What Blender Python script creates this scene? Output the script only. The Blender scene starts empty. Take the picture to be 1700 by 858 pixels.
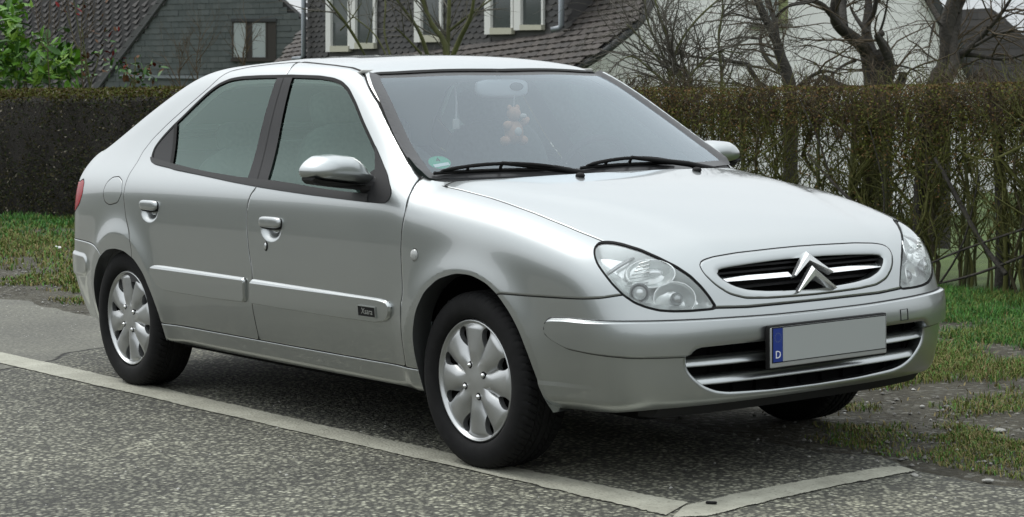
import bpy, bmesh, math, random
import numpy as np
from mathutils import Vector, Matrix, Quaternion
R = math.radians
scene = bpy.context.scene
COL = scene.collection
rng = np.random.default_rng(7)
random.seed(7)

# ---------------------------------------------------------------- camera
CAM = np.array([5.26994, -4.62036, 1.2499])
YAW, PITCH, ROLL, FPX = 2.493729, -0.08423, -0.014819, 3287.822
FWD = np.array([math.cos(PITCH)*math.cos(YAW), math.cos(PITCH)*math.sin(YAW), math.sin(PITCH)])
_r = np.cross(FWD, [0, 0, 1.0]); _r /= np.linalg.norm(_r); _u = np.cross(_r, FWD)
RGT = math.cos(ROLL)*_r + math.sin(ROLL)*_u
UPV = -math.sin(ROLL)*_r + math.cos(ROLL)*_u
cd = bpy.data.cameras.new('camera')
cam = bpy.data.objects.new('camera', cd)
COL.objects.link(cam)
M4 = Matrix.Identity(4)
for i in range(3):
    M4[i][0] = RGT[i]; M4[i][1] = UPV[i]; M4[i][2] = -FWD[i]; M4[i][3] = CAM[i]
cam.matrix_world = M4
cd.sensor_width = 36.0
cd.lens = FPX/1700*36
cd.clip_start = 0.1
cd.clip_end = 2000
cd.dof.use_dof = True
cd.dof.focus_distance = 7.6
cd.dof.aperture_fstop = 13.0
scene.camera = cam

# ---------------------------------------------------------------- overcast daylight
SUN_EL, SUN_AZ = R(58), R(200)          # azimuth measured from +x towards +y
world = bpy.data.worlds.new('World')
scene.world = world
world.use_nodes = True
wn, wl = world.node_tree.nodes, world.node_tree.links
bg = wn['Background']
sky = wn.new('ShaderNodeTexSky')
sky.sky_type = 'NISHITA'
sky.sun_disc = False
sky.sun_elevation = SUN_EL
sky.sun_rotation = math.pi/2 - SUN_AZ
sky.air_density = 1.0
sky.dust_density = 4.0
hs = wn.new('ShaderNodeHueSaturation')
hs.inputs['Saturation'].default_value = 0.22
wl.new(sky.outputs[0], hs.inputs['Color'])
# closed cloud cover: pale grey, a little brighter overhead, broken softly by noise
tc = wn.new('ShaderNodeTexCoord')
mp = wn.new('ShaderNodeMapping'); mp.inputs['Scale'].default_value = (1.2, 1.2, 3.0)
nz = wn.new('ShaderNodeTexNoise'); nz.inputs['Scale'].default_value = 1.6; nz.inputs['Detail'].default_value = 4
wl.new(tc.outputs['Generated'], mp.inputs[0]); wl.new(mp.outputs[0], nz.inputs[0])
cr = wn.new('ShaderNodeValToRGB')
cr.color_ramp.elements[0].position = 0.25; cr.color_ramp.elements[0].color = (0.80, 0.87, 0.91, 1)
cr.color_ramp.elements[1].position = 0.75; cr.color_ramp.elements[1].color = (1.0, 1.04, 1.06, 1)
wl.new(nz.outputs[0], cr.inputs[0])
sc_ = wn.new('ShaderNodeVectorMath'); sc_.operation = 'SCALE'; sc_.inputs['Scale'].default_value = 8.5
wl.new(cr.outputs[0], sc_.inputs[0])
mx = wn.new('ShaderNodeMix'); mx.data_type = 'RGBA'; mx.inputs[0].default_value = 0.72
wl.new(hs.outputs[0], mx.inputs[6]); wl.new(sc_.outputs[0], mx.inputs[7])
# an overcast sky is brightest overhead: radiance rises with sin(elevation)
sz = wn.new('ShaderNodeSeparateXYZ'); wl.new(tc.outputs['Generated'], sz.inputs[0])
gr = wn.new('ShaderNodeMapRange'); gr.inputs[1].default_value = 0.0; gr.inputs[2].default_value = 1.0; gr.inputs[3].default_value = 0.62; gr.inputs[4].default_value = 1.50
wl.new(sz.outputs[2], gr.inputs[0])
gm = wn.new('ShaderNodeVectorMath'); gm.operation = 'SCALE'; wl.new(mx.outputs[2], gm.inputs[0]); wl.new(gr.outputs[0], gm.inputs['Scale'])
wl.new(gm.outputs[0], bg.inputs['Color'])
bg.inputs['Strength'].default_value = 0.12

sd = bpy.data.lights.new('sun', 'SUN')
sd.energy = 0.7
sd.angle = R(22)
sd.color = (1.0, 0.97, 0.92)
sun = bpy.data.objects.new('sun', sd)
COL.objects.link(sun)
_d = Vector((math.cos(SUN_EL)*math.cos(SUN_AZ), math.cos(SUN_EL)*math.sin(SUN_AZ), math.sin(SUN_EL)))
sun.rotation_euler = _d.to_track_quat('Z', 'Y').to_euler()
sun.location = _d*60

scene.view_settings.view_transform = 'Standard'
scene.view_settings.look = 'None'
scene.view_settings.gamma = 1.0
scene.view_settings.exposure = 0.55

# ---------------------------------------------------------------- helpers
def at(u, v, Z):
    """world point of photo position (u, v) at depth Z metres"""
    return CAM + Z*(FWD + (u-850)/FPX*RGT - (v-429)/FPX*UPV)
def on_ground(u, v, z=0.0):
    d = FWD + (u-850)/FPX*RGT - (v-429)/FPX*UPV
    return CAM + d*((z-CAM[2])/d[2])
def lnk(o, parent=None):
    COL.objects.link(o)
    if parent is not None: o.parent = parent
    return o
def thing(name, label, cat, loc=(0, 0, 0), rotz=0.0, group=None):
    o = bpy.data.objects.new(name, None)
    o.empty_display_size = 0.2
    o.location = loc; o.rotation_euler = (0, 0, rotz)
    return tag(lnk(o), label, cat, group)
def tag(o, label=None, cat=None, group=None, kind=None):
    if label: o['label'] = label
    if cat: o['category'] = cat
    if group: o['group'] = group
    if kind: o['kind'] = kind
    return o
def mesh(name, V, F, mat=None, parent=None, N=None, smooth=True, mats=None, midx=None, loc=None):
    """one mesh object from numpy arrays; F is an (n,3)/(n,4) array or a list of tuples"""
    me = bpy.data.meshes.new(name)
    V = np.asarray(V, np.float32)
    if isinstance(F, np.ndarray):
        n, k = F.shape
        me.vertices.add(len(V)); me.vertices.foreach_set('co', V.ravel())
        me.loops.add(n*k); me.loops.foreach_set('vertex_index', F.astype(np.int32).ravel())
        me.polygons.add(n)
        me.polygons.foreach_set('loop_start', np.arange(0, n*k, k, dtype=np.int32))
        me.polygons.foreach_set('loop_total', np.full(n, k, np.int32))
        me.update(calc_edges=True)
    else:
        me.from_pydata([tuple(map(float, v)) for v in V], [], [tuple(f) for f in F])
        me.update()
    if smooth: me.polygons.foreach_set('use_smooth', np.ones(len(me.polygons), bool))
    else: me.polygons.foreach_set('use_smooth', np.zeros(len(me.polygons), bool))
    for m in (mats or ([mat] if mat else [])): me.materials.append(m)
    if midx is not None: me.polygons.foreach_set('material_index', np.asarray(midx, np.int32))
    if N is not None: me.normals_split_custom_set_from_vertices([tuple(map(float, n)) for n in N])
    o = bpy.data.objects.new(name, me)
    if loc is not None: o.location = loc
    return lnk(o, parent)
class MB:
    """collects simple solids and links them as one mesh object"""
    def __init__(s): s.V = []; s.F = []; s.M = []; s.m = 0
    def add(s, V, F):
        b = len(s.V); s.V += [tuple(v) for v in V]; s.F += [tuple(i+b for i in f) for f in F]; s.M += [s.m]*len(F)
    def box(s, c, d, ax=None):
        ax = np.eye(3) if ax is None else np.asarray(ax, float)
        c = np.asarray(c, float); d = np.asarray(d, float)/2
        V = [c + ax.T @ (d*np.array(q)) for q in ((-1,-1,-1),(1,-1,-1),(1,1,-1),(-1,1,-1),(-1,-1,1),(1,-1,1),(1,1,1),(-1,1,1))]
        s.add(V, [(0,3,2,1),(4,5,6,7),(0,1,5,4),(1,2,6,5),(2,3,7,6),(3,0,4,7)])
    def hexa(s, V8):
        s.add(V8, [(0,3,2,1),(4,5,6,7),(0,1,5,4),(1,2,6,5),(2,3,7,6),(3,0,4,7)])
    def tube(s, P, r, n=8, cap=True):
        P = np.asarray(P, float); m = len(P)
        r = np.full(m, r) if np.isscalar(r) else np.asarray(r, float)
        T = np.gradient(P, axis=0); T /= np.linalg.norm(T, axis=1, keepdims=True)+1e-12
        up = np.array([0, 0, 1.0]) if abs(T[0][2]) < 0.9 else np.array([1.0, 0, 0])
        a = np.cross(up, T[0]); a /= np.linalg.norm(a)
        V = []
        for i in range(m):
            a = a - T[i]*(a@T[i]); a /= np.linalg.norm(a)+1e-12; b = np.cross(T[i], a)
            for k in range(n):
                t = 2*math.pi*k/n
                V.append(P[i] + r[i]*(math.cos(t)*a + math.sin(t)*b))
        F = [(i*n+k, i*n+(k+1) % n, (i+1)*n+(k+1) % n, (i+1)*n+k) for i in range(m-1) for k in range(n)]
        if cap: F += [tuple(range(n))[::-1], tuple((m-1)*n+k for k in range(n))]
        s.add(V, F)
    def sph(s, c, rad, n=16, m=10, ax=None, e=1.0):
        """(super)ellipsoid"""
        ax = np.eye(3) if ax is None else np.asarray(ax, float)
        rad = np.ones(3)*rad if np.isscalar(rad) else np.asarray(rad, float)
        V = []
        pw = lambda t: math.copysign(abs(t)**e, t)
        for i in range(m+1):
            p = math.pi*i/m
            for k in range(n):
                t = 2*math.pi*k/n
                V.append(np.asarray(c)+ax.T @ (rad*np.array([pw(math.sin(p))*pw(math.cos(t)), pw(math.sin(p))*pw(math.sin(t)), pw(math.cos(p))])))
        F = [(i*n+k, (i+1)*n+k, (i+1)*n+(k+1) % n, i*n+(k+1) % n) for i in range(m) for k in range(n)]
        s.add(V, F)
    def prism(s, P, Q):
        """two matching closed outlines joined into a solid"""
        n = len(P)
        s.add(list(P)+list(Q), [tuple(range(n))[::-1], tuple(range(n, 2*n))]+[(i, (i+1) % n, n+(i+1) % n, n+i) for i in range(n)])
    def build(s, name, mat, parent=None, smooth=False, mats=None, angle=None, loc=None):
        o = mesh(name, np.array(s.V), s.F, mat, parent, smooth=smooth, mats=mats, midx=s.M if mats else None, loc=loc)
        if angle is not None: o.data.set_sharp_from_angle(angle=R(angle))
        return o
def lathe(prof, n, axis_o, ex, ey, ez):
    """prof: list of (radius, height) spun about ez through axis_o"""
    prof = np.asarray(prof, float); m = len(prof)
    t = np.linspace(0, 2*np.pi, n, endpoint=False)
    V = (axis_o + prof[:, None, 0, None]*(np.cos(t)[None, :, None]*ex + np.sin(t)[None, :, None]*ey) + prof[:, None, 1, None]*ez).reshape(-1, 3)
    i, k = np.meshgrid(np.arange(m-1), np.arange(n), indexing='ij')
    F = np.stack([i*n+k, i*n+(k+1) % n, (i+1)*n+(k+1) % n, (i+1)*n+k], -1).reshape(-1, 4)
    return V, F
def bevel(o, w, seg=2, angle=40):
    bm = bmesh.new(); bm.from_mesh(o.data)
    bmesh.ops.bevel(bm, geom=[e for e in bm.edges if len(e.link_faces) == 2 and e.calc_face_angle(0) > R(angle)], offset=w, segments=seg, affect='EDGES', profile=0.5)
    bm.to_mesh(o.data); bm.free()
    o.data.polygons.foreach_set('use_smooth', np.ones(len(o.data.polygons), bool))
    o.data.set_sharp_from_angle(angle=R(50))
    return o

# ---------------------------------------------------------------- materials
def mat(name, col, rough=0.6, metal=0.0, coat=0.0, spec=0.5, noise=None, bump=None, cscale=None):
    """noise=(scale, strength): uneven colour; bump=(scale, strength, distance)"""
    m = bpy.data.materials.new(name); m.use_nodes = True
    nt = m.node_tree; b = nt.nodes['Principled BSDF']
    c4 = (*col, 1)
    b.inputs['Base Color'].default_value = c4
    b.inputs['Roughness'].default_value = rough
    b.inputs['Metallic'].default_value = metal
    b.inputs['Coat Weight'].default_value = coat
    b.inputs['Coat Roughness'].default_value = 0.03
    b.inputs['Specular IOR Level'].default_value = spec
    tc = None
    if noise or bump: tc = nt.nodes.new('ShaderNodeTexCoord')
    if noise:
        n = nt.nodes.new('ShaderNodeTexNoise'); n.inputs['Scale'].default_value = noise[0]; n.inputs['Detail'].default_value = 6
        nt.links.new(tc.outputs['Object'], n.inputs[0])
        r = nt.nodes.new('ShaderNodeMapRange'); r.inputs[1].default_value = 0.25; r.inputs[2].default_value = 0.75
        r.inputs[3].default_value = 1-noise[1]; r.inputs[4].default_value = 1+noise[1]
        nt.links.new(n.outputs[0], r.inputs[0])
        v = nt.nodes.new('ShaderNodeVectorMath'); v.operation = 'SCALE'; v.inputs[0].default_value = col
        nt.links.new(r.outputs[0], v.inputs['Scale']); nt.links.new(v.outputs[0], b.inputs['Base Color'])
    if bump:
        n = nt.nodes.new('ShaderNodeTexNoise'); n.inputs['Scale'].default_value = bump[0]; n.inputs['Detail'].default_value = 5
        nt.links.new(tc.outputs['Object'], n.inputs[0])
        bp = nt.nodes.new('ShaderNodeBump'); bp.inputs['Strength'].default_value = bump[1]; bp.inputs['Distance'].default_value = bump[2]
        nt.links.new(n.outputs[0], bp.inputs['Height']); nt.links.new(bp.outputs[0], b.inputs['Normal'])
    return m
def glass(name, tint, ior=1.5, haze=0.0, hazecol=(0.6, 0.62, 0.6), rough=0.0, bump=None, glint=(1, 1, 1)):
    """thin clear pane: what lies behind, tinted, plus the mirror image on its face and a tinted haze, part dust, part painted-in sheen"""
    m = bpy.data.materials.new(name); m.use_nodes = True
    nt = m.node_tree; nt.nodes.remove(nt.nodes['Principled BSDF'])
    out = nt.nodes['Material Output']
    tr = nt.nodes.new('ShaderNodeBsdfTransparent'); tr.inputs[0].default_value = (*tint, 1)
    gl = nt.nodes.new('ShaderNodeBsdfGlossy'); gl.inputs['Roughness'].default_value = rough; gl.inputs[0].default_value = (*glint, 1)
    fr = nt.nodes.new('ShaderNodeFresnel'); fr.inputs[0].default_value = ior
    mu = nt.nodes.new('ShaderNodeMath'); mu.operation = 'MULTIPLY'; mu.inputs[1].default_value = 1.6; mu.use_clamp = True
    nt.links.new(fr.outputs[0], mu.inputs[0])
    mx = nt.nodes.new('ShaderNodeMixShader')
    nt.links.new(mu.outputs[0], mx.inputs[0]); nt.links.new(tr.outputs[0], mx.inputs[1]); nt.links.new(gl.outputs[0], mx.inputs[2])
    last = mx
    if haze:
        df = nt.nodes.new('ShaderNodeBsdfDiffuse'); df.inputs[0].default_value = (*hazecol, 1)
        m2 = nt.nodes.new('ShaderNodeMixShader'); m2.inputs[0].default_value = haze
        nt.links.new(mx.outputs[0], m2.inputs[1]); nt.links.new(df.outputs[0], m2.inputs[2]); last = m2
    if bump:
        tc = nt.nodes.new('ShaderNodeTexCoord'); n = nt.nodes.new('ShaderNodeTexNoise'); n.inputs['Scale'].default_value = bump[0]
        nt.links.new(tc.outputs['Object'], n.inputs[0])
        bp = nt.nodes.new('ShaderNodeBump'); bp.inputs['Strength'].default_value = bump[1]; bp.inputs['Distance'].default_value = bump[2]
        nt.links.new(n.outputs[0], bp.inputs['Height']); nt.links.new(bp.outputs[0], gl.inputs['Normal'])
    nt.links.new(last.outputs[0], out.inputs[0])
    return m
# ---------------------------------------------------------------- measured shape of the car (metres; x forward, y left, z up; origin under the front axle)
KP={
'Sz':[0.12,0.2,0.3,0.42,0.55,0.68,0.8,0.89,0.97,1.05,1.15,1.26,1.36,1.45],
'S':[0.748,0.7734,0.802,0.83,0.8412,0.8408,0.8338,0.8157,0.7691,0.7227,0.6738,0.6192,0.5699,0.5274],
'Ax':[-3.4,-3.15,-2.85,-2.5,-2.0,-1.3,-0.6,-0.2,0.1,0.4,0.7,0.9],
'A':[0.0975,0.0718,0.036,0.0095,0.0016,-0.0005,0.0016,0.0091,0.0169,0.0358,0.0733,0.1079],
'Fz':[0.15,0.25,0.33,0.42,0.5,0.58,0.66,0.74],
'F':[0.7419,0.8049,0.8292,0.8372,0.8374,0.8141,0.7861,0.7457],
'fb':[0.0655,0.2821],
'Hx':[-0.6,-0.3,-0.07,0.15,0.35,0.55,0.7,0.85],
'H':[0.998,0.9839,0.9545,0.9232,0.8796,0.8221,0.7656,0.6939],
'hc':[0.0509,0.0856],
'W':[-0.2691,0.9881,0.5814,0.3075],
'Rx':[-0.9,-1.15,-1.4,-1.7,-2.0,-2.3,-2.5],
'R':[1.3589,1.3926,1.4029,1.4093,1.402,1.3695,1.3001],
'rc':[0.1079,0.058],
'Bx':[-2.2,-2.45,-2.65,-2.85,-3.0,-3.15],
'B':[1.4994,1.3975,1.2908,1.1894,1.109,1.0243],
'bb':[0.1465],
'D':[-2.9997,1.0425,0.1002,0.1209],
'Xz':[0.15,0.3,0.45,0.6,0.75,0.9,1.0,1.1],
'X':[-3.187,-3.2811,-3.3277,-3.3118,-3.3065,-3.2884,-3.2648,-3.2273],
'bo':[0.022,0.0249],
'xb':[0.0689,0.1555],
'k':[0.16,0.1,0.16,0.12,0.2]}
CV={
'dlo':[(-2.377,-0.751,0.988),(-2.395,-0.738,1.008),(-2.401,-0.72,1.038),(-2.367,-0.7,1.08),(-2.304,-0.677,1.131),(-2.254,-0.662,1.164),(-2.185,-0.637,1.217),(-2.116,-0.613,1.266),(-2.05,-0.594,1.301),(-1.974,-0.582,1.32),(-1.887,-0.578,1.327),(-1.748,-0.578,1.329),(-1.579,-0.579,1.328),(-1.48,-0.58,1.328),(-1.469,-0.58,1.327),(-1.273,-0.584,1.321),(-1.162,-0.589,1.311),(-1.089,-0.598,1.297),(-1.017,-0.613,1.27),(-0.927,-0.641,1.217),(-0.814,-0.679,1.14),(-0.697,-0.714,1.065),(-0.591,-0.749,0.997),(-0.536,-0.768,0.964),(-0.503,-0.785,0.937),(-0.461,-0.8,0.909),(-0.453,-0.813,0.883),(-0.48,-0.82,0.867),(-0.595,-0.821,0.869),(-0.81,-0.821,0.876),(-1.009,-0.82,0.883),(-1.22,-0.816,0.892),(-1.364,-0.812,0.899),(-1.599,-0.804,0.913),(-1.851,-0.792,0.931),(-2.116,-0.781,0.948),(-2.162,-0.777,0.954),(-2.261,-0.771,0.961),(-2.338,-0.765,0.968)],
'bpil_front':[(-1.46,-0.582,1.324),(-1.423,-0.656,1.187),(-1.368,-0.731,1.035),(-1.306,-0.785,0.946),(-1.297,-0.8,0.921)],
'bpil_rear':[(-1.57,-0.581,1.326),(-1.552,-0.65,1.198),(-1.527,-0.72,1.055),(-1.471,-0.787,0.942),(-1.464,-0.798,0.925)],
'bgap':[(-1.58,-0.486,1.379),(-1.534,-0.546,1.358),(-1.527,-0.577,1.33),(-1.518,-0.617,1.264),(-1.5,-0.682,1.132),(-1.396,-0.786,0.944),(-1.379,-0.813,0.898),(-1.409,-0.824,0.864),(-1.422,-0.833,0.815),(-1.416,-0.838,0.739),(-1.396,-0.842,0.642),(-1.377,-0.842,0.577),(-1.379,-0.841,0.55),(-1.398,-0.834,0.446),(-1.4,-0.822,0.379),(-1.403,-0.804,0.306)],
'tri_bar_l':[(-2.251,-0.664,1.161),(-2.16,-0.764,0.974)],
'tri_bar_r':[(-2.208,-0.663,1.164),(-2.126,-0.762,0.978)],
'belt_top_rear':[(-2.173,-0.764,0.974),(-1.746,-0.785,0.944),(-1.463,-0.799,0.923)],
'belt_top_front':[(-1.241,-0.803,0.917),(-1.028,-0.807,0.91),(-0.827,-0.81,0.904),(-0.635,-0.813,0.894)],
'fd_front':[(-0.388,-0.722,0.957),(-0.388,-0.746,0.944),(-0.369,-0.785,0.907),(-0.353,-0.82,0.841),(-0.364,-0.83,0.773),(-0.365,-0.834,0.7),(-0.357,-0.837,0.627),(-0.352,-0.839,0.579),(-0.351,-0.84,0.562),(-0.365,-0.84,0.521),(-0.365,-0.839,0.433),(-0.367,-0.831,0.373),(-0.374,-0.815,0.312)],
'rd_rear':[(-2.061,-0.567,1.336),(-2.12,-0.603,1.284),(-2.242,-0.641,1.208),(-2.371,-0.676,1.128),(-2.455,-0.702,1.067),(-2.497,-0.73,1.012),(-2.494,-0.756,0.971),(-2.509,-0.787,0.923),(-2.507,-0.81,0.876),(-2.505,-0.821,0.822),(-2.471,-0.832,0.745),(-2.414,-0.846,0.675),(-2.385,-0.853,0.611),(-2.382,-0.853,0.59)],
'rocker':[(-2.164,-0.813,0.294),(-1.754,-0.801,0.299),(-1.414,-0.801,0.296),(-1.096,-0.801,0.293),(-0.864,-0.803,0.3),(-0.497,-0.799,0.298),(-0.311,-0.811,0.301)],
'rocker_bot':[(-2.164,-0.813,0.294),(-2.169,-0.803,0.254),(-2.157,-0.79,0.221),(-2.049,-0.775,0.209),(-1.685,-0.777,0.215),(-1.349,-0.778,0.214),(-1.314,-0.779,0.218),(-0.905,-0.779,0.217),(-0.623,-0.777,0.216),(-0.335,-0.79,0.224)],
'apil_seam':[(-1.59,-0.486,1.379),(-1.433,-0.497,1.373),(-1.261,-0.526,1.361),(-1.119,-0.539,1.348),(-1.045,-0.549,1.333),(-0.99,-0.56,1.317),(-0.8,-0.624,1.211),(-0.633,-0.676,1.1),(-0.503,-0.711,1.018),(-0.408,-0.724,0.966)],
'mold_rear':[(-2.19,-0.845,0.538),(-2.174,-0.842,0.549),(-2.128,-0.84,0.551),(-1.785,-0.84,0.549),(-1.441,-0.841,0.546),(-1.397,-0.841,0.543),(-1.409,-0.834,0.446),(-1.687,-0.833,0.444),(-2.048,-0.833,0.449),(-2.117,-0.836,0.456),(-2.165,-0.843,0.483)],
'mold_front':[(-1.386,-0.841,0.541),(-1.028,-0.842,0.541),(-0.889,-0.841,0.538),(-0.608,-0.839,0.535),(-0.457,-0.837,0.532),(-0.422,-0.837,0.527),(-0.415,-0.836,0.507),(-0.432,-0.834,0.476),(-0.468,-0.832,0.456),(-0.531,-0.832,0.449),(-0.622,-0.832,0.444),(-0.905,-0.834,0.443),(-1.209,-0.835,0.446),(-1.404,-0.834,0.445)],
'badge':[(-0.612,-0.837,0.499),(-0.509,-0.836,0.501),(-0.508,-0.833,0.467),(-0.612,-0.835,0.469)],
'fuel':[(-2.743,-0.8,0.844),(-2.721,-0.793,0.879),(-2.676,-0.786,0.902),(-2.607,-0.79,0.907),(-2.549,-0.802,0.89),(-2.527,-0.818,0.839),(-2.564,-0.821,0.796),(-2.651,-0.816,0.783),(-2.712,-0.81,0.793),(-2.738,-0.805,0.82)],
'arch_f':[(-0.301,-0.812,0.304),(-0.303,-0.819,0.329),(-0.297,-0.833,0.39),(-0.28,-0.844,0.455),(-0.249,-0.848,0.531),(-0.196,-0.849,0.593),(-0.114,-0.847,0.636),(-0.02,-0.844,0.655),(0.041,-0.843,0.656),(0.116,-0.84,0.639),(0.173,-0.838,0.616),(0.195,-0.837,0.606),(0.243,-0.834,0.572),(0.288,-0.83,0.517),(0.325,-0.825,0.456),(0.35,-0.817,0.399),(0.352,-0.797,0.338),(0.355,-0.794,0.327),(0.366,-0.783,0.291),(0.383,-0.769,0.255),(0.399,-0.758,0.238)],
'arch_f_outer':[(-0.237,-0.849,0.587),(-0.188,-0.848,0.624),(-0.115,-0.846,0.658),(-0.021,-0.843,0.676),(0.061,-0.84,0.675),(0.135,-0.837,0.657),(0.213,-0.834,0.618)],
'arch_r':[(-2.907,-0.763,0.254),(-2.965,-0.755,0.288),(-2.909,-0.793,0.365),(-2.865,-0.814,0.453),(-2.832,-0.819,0.471),(-2.771,-0.828,0.532),(-2.696,-0.836,0.568),(-2.611,-0.842,0.586),(-2.533,-0.847,0.589),(-2.459,-0.85,0.579),(-2.362,-0.852,0.552),(-2.288,-0.852,0.502),(-2.229,-0.847,0.446),(-2.214,-0.845,0.432),(-2.181,-0.832,0.362),(-2.164,-0.813,0.294)],
'arch_r_outer':[(-2.73,-0.833,0.566),(-2.642,-0.84,0.599),(-2.546,-0.846,0.614),(-2.456,-0.85,0.61),(-2.387,-0.852,0.587),(-2.282,-0.853,0.539)],
'fb_seam':[(0.195,-0.837,0.606),(0.33,-0.815,0.605),(0.487,-0.797,0.607),(0.595,-0.772,0.607),(0.632,-0.746,0.611),(0.659,-0.712,0.623)],
'strip_top':[(0.4,-0.817,0.534),(0.408,-0.812,0.543),(0.429,-0.808,0.547),(0.551,-0.793,0.549),(0.663,-0.745,0.545),(0.716,-0.677,0.541),(0.77,-0.522,0.541),(0.799,-0.37,0.535),(0.813,-0.252,0.529),(0.82,-0.069,0.527),(0.817,0.13,0.53),(0.801,0.351,0.535),(0.771,0.527,0.539),(0.699,0.711,0.537)],
'strip_bot':[(0.412,-0.824,0.504),(0.435,-0.82,0.47),(0.463,-0.814,0.446),(0.51,-0.807,0.436),(0.613,-0.789,0.431),(0.692,-0.743,0.428),(0.743,-0.673,0.427),(0.788,-0.542,0.423)],
'low_crease':[(0.356,-0.794,0.329),(0.45,-0.772,0.328),(0.615,-0.747,0.337)],
'intake':[(0.79,-0.538,0.43),(0.793,-0.532,0.445),(0.799,-0.508,0.452),(0.818,-0.388,0.45),(0.829,-0.261,0.45),(0.826,0.299,0.448),(0.788,0.55,0.44),(0.786,0.556,0.437),(0.784,0.541,0.402),(0.771,0.498,0.341),(0.78,0.41,0.312),(0.79,0.226,0.293),(0.793,0.023,0.287),(0.792,-0.169,0.291),(0.779,-0.404,0.305),(0.777,-0.429,0.312),(0.775,-0.468,0.329),(0.775,-0.504,0.363),(0.786,-0.532,0.403)],
'bar1':[(0.787,-0.533,0.407),(0.811,-0.382,0.402),(0.821,-0.254,0.4),(0.816,0.311,0.396),(0.787,0.53,0.403)],
'bar2':[(0.774,-0.489,0.349),(0.791,-0.364,0.342),(0.786,-0.41,0.344),(0.801,-0.179,0.336),(0.804,0.078,0.337),(0.798,0.286,0.342),(0.774,0.484,0.343)],
'bump_bot':[(0.399,-0.758,0.238),(0.479,-0.742,0.238),(0.581,-0.729,0.246),(0.671,-0.683,0.255),(0.708,-0.629,0.26),(0.772,-0.397,0.276),(0.779,-0.157,0.256),(0.781,0.101,0.257),(0.777,0.308,0.269)],
'hood_line':[(-0.349,-0.712,0.941),(-0.194,-0.697,0.916),(-0.035,-0.695,0.895),(0.127,-0.701,0.87),(0.147,-0.71,0.865),(0.293,-0.696,0.838),(0.427,-0.688,0.805),(0.524,-0.671,0.777)],
'crease':[(-0.048,-0.668,0.902),(0.145,-0.637,0.88),(0.278,-0.625,0.854),(0.39,-0.599,0.83),(0.5,-0.574,0.802),(0.581,-0.557,0.776),(0.644,-0.524,0.746),(0.687,-0.486,0.715),(0.713,-0.445,0.692)],
'crease_far':[(-0.066,0.569,0.927),(0.162,0.461,0.906),(0.366,0.396,0.865),(0.48,0.419,0.828),(0.581,0.417,0.793),(0.653,0.409,0.758),(0.685,0.424,0.73)],
'hl':[(0.522,-0.672,0.778),(0.52,-0.693,0.773),(0.531,-0.714,0.761),(0.55,-0.73,0.742),(0.575,-0.739,0.716),(0.602,-0.737,0.69),(0.632,-0.727,0.656),(0.662,-0.708,0.622),(0.686,-0.683,0.598),(0.705,-0.655,0.584),(0.725,-0.617,0.572),(0.741,-0.572,0.567),(0.756,-0.516,0.565),(0.771,-0.435,0.566),(0.772,-0.418,0.568),(0.756,-0.436,0.606),(0.741,-0.455,0.637),(0.72,-0.482,0.671),(0.694,-0.515,0.7),(0.658,-0.556,0.728),(0.615,-0.593,0.753),(0.569,-0.627,0.77),(0.541,-0.649,0.777)],
'hl_far':[(0.498,0.719,0.774),(0.534,0.66,0.777),(0.598,0.577,0.765),(0.657,0.513,0.739),(0.703,0.468,0.7),(0.735,0.442,0.657),(0.754,0.426,0.617),(0.776,0.404,0.565),(0.764,0.475,0.566),(0.746,0.548,0.57),(0.721,0.62,0.58),(0.686,0.685,0.595),(0.648,0.734,0.615)],
'hoodfront':[(0.773,-0.419,0.566),(0.788,-0.308,0.559),(0.792,-0.23,0.56),(0.796,-0.045,0.56),(0.791,0.158,0.568),(0.775,0.38,0.574),(0.741,0.56,0.576)],
'grille':[(0.707,-0.436,0.702),(0.702,-0.423,0.711),(0.702,-0.373,0.72),(0.705,-0.266,0.728),(0.705,-0.097,0.734),(0.707,0.077,0.733),(0.707,0.227,0.729),(0.706,0.351,0.718),(0.707,0.419,0.706),(0.725,0.431,0.678),(0.746,0.411,0.642),(0.762,0.377,0.61),(0.773,0.322,0.594),(0.782,0.207,0.585),(0.787,0.053,0.582),(0.785,-0.12,0.585),(0.779,-0.255,0.589),(0.773,-0.321,0.595),(0.764,-0.367,0.609),(0.748,-0.406,0.639),(0.729,-0.427,0.671)],
'grille_open':[(0.732,-0.383,0.677),(0.728,-0.374,0.686),(0.731,-0.291,0.693),(0.735,-0.126,0.697),(0.737,-0.013,0.696),(0.735,0.107,0.696),(0.733,0.26,0.692),(0.73,0.356,0.685),(0.734,0.374,0.675),(0.747,0.36,0.654),(0.76,0.33,0.631),(0.769,0.277,0.616),(0.776,0.184,0.608),(0.78,0.09,0.602),(0.781,-0.058,0.6),(0.774,-0.222,0.608),(0.767,-0.299,0.616),(0.76,-0.336,0.629),(0.748,-0.362,0.652)],
'gbar':[(0.747,-0.37,0.653),(0.763,-0.057,0.648),(0.762,0.108,0.648),(0.75,0.36,0.647)],
'chev':[(0.722,0.017,0.716),(0.762,-0.062,0.649),(0.763,0.107,0.646),(0.754,0.022,0.667),(0.782,-0.071,0.595),(0.783,0.108,0.593)],
'ws_frit_out':[(-0.99,-0.56,1.317),(-0.8,-0.624,1.211),(-0.633,-0.676,1.1),(-0.503,-0.711,1.018),(-0.408,-0.724,0.966)],
'ws_glass':[(-0.951,-0.554,1.308),(-0.896,-0.549,1.289),(-0.781,-0.587,1.221),(-0.612,-0.641,1.11),(-0.484,-0.676,1.027),(-0.397,-0.695,0.972)],
'ws_header':[(-0.979,-0.554,1.316),(-0.903,-0.31,1.327),(-0.898,0.091,1.338),(-0.911,0.182,1.34),(-0.931,0.34,1.335),(-0.964,0.492,1.327)],
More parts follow.
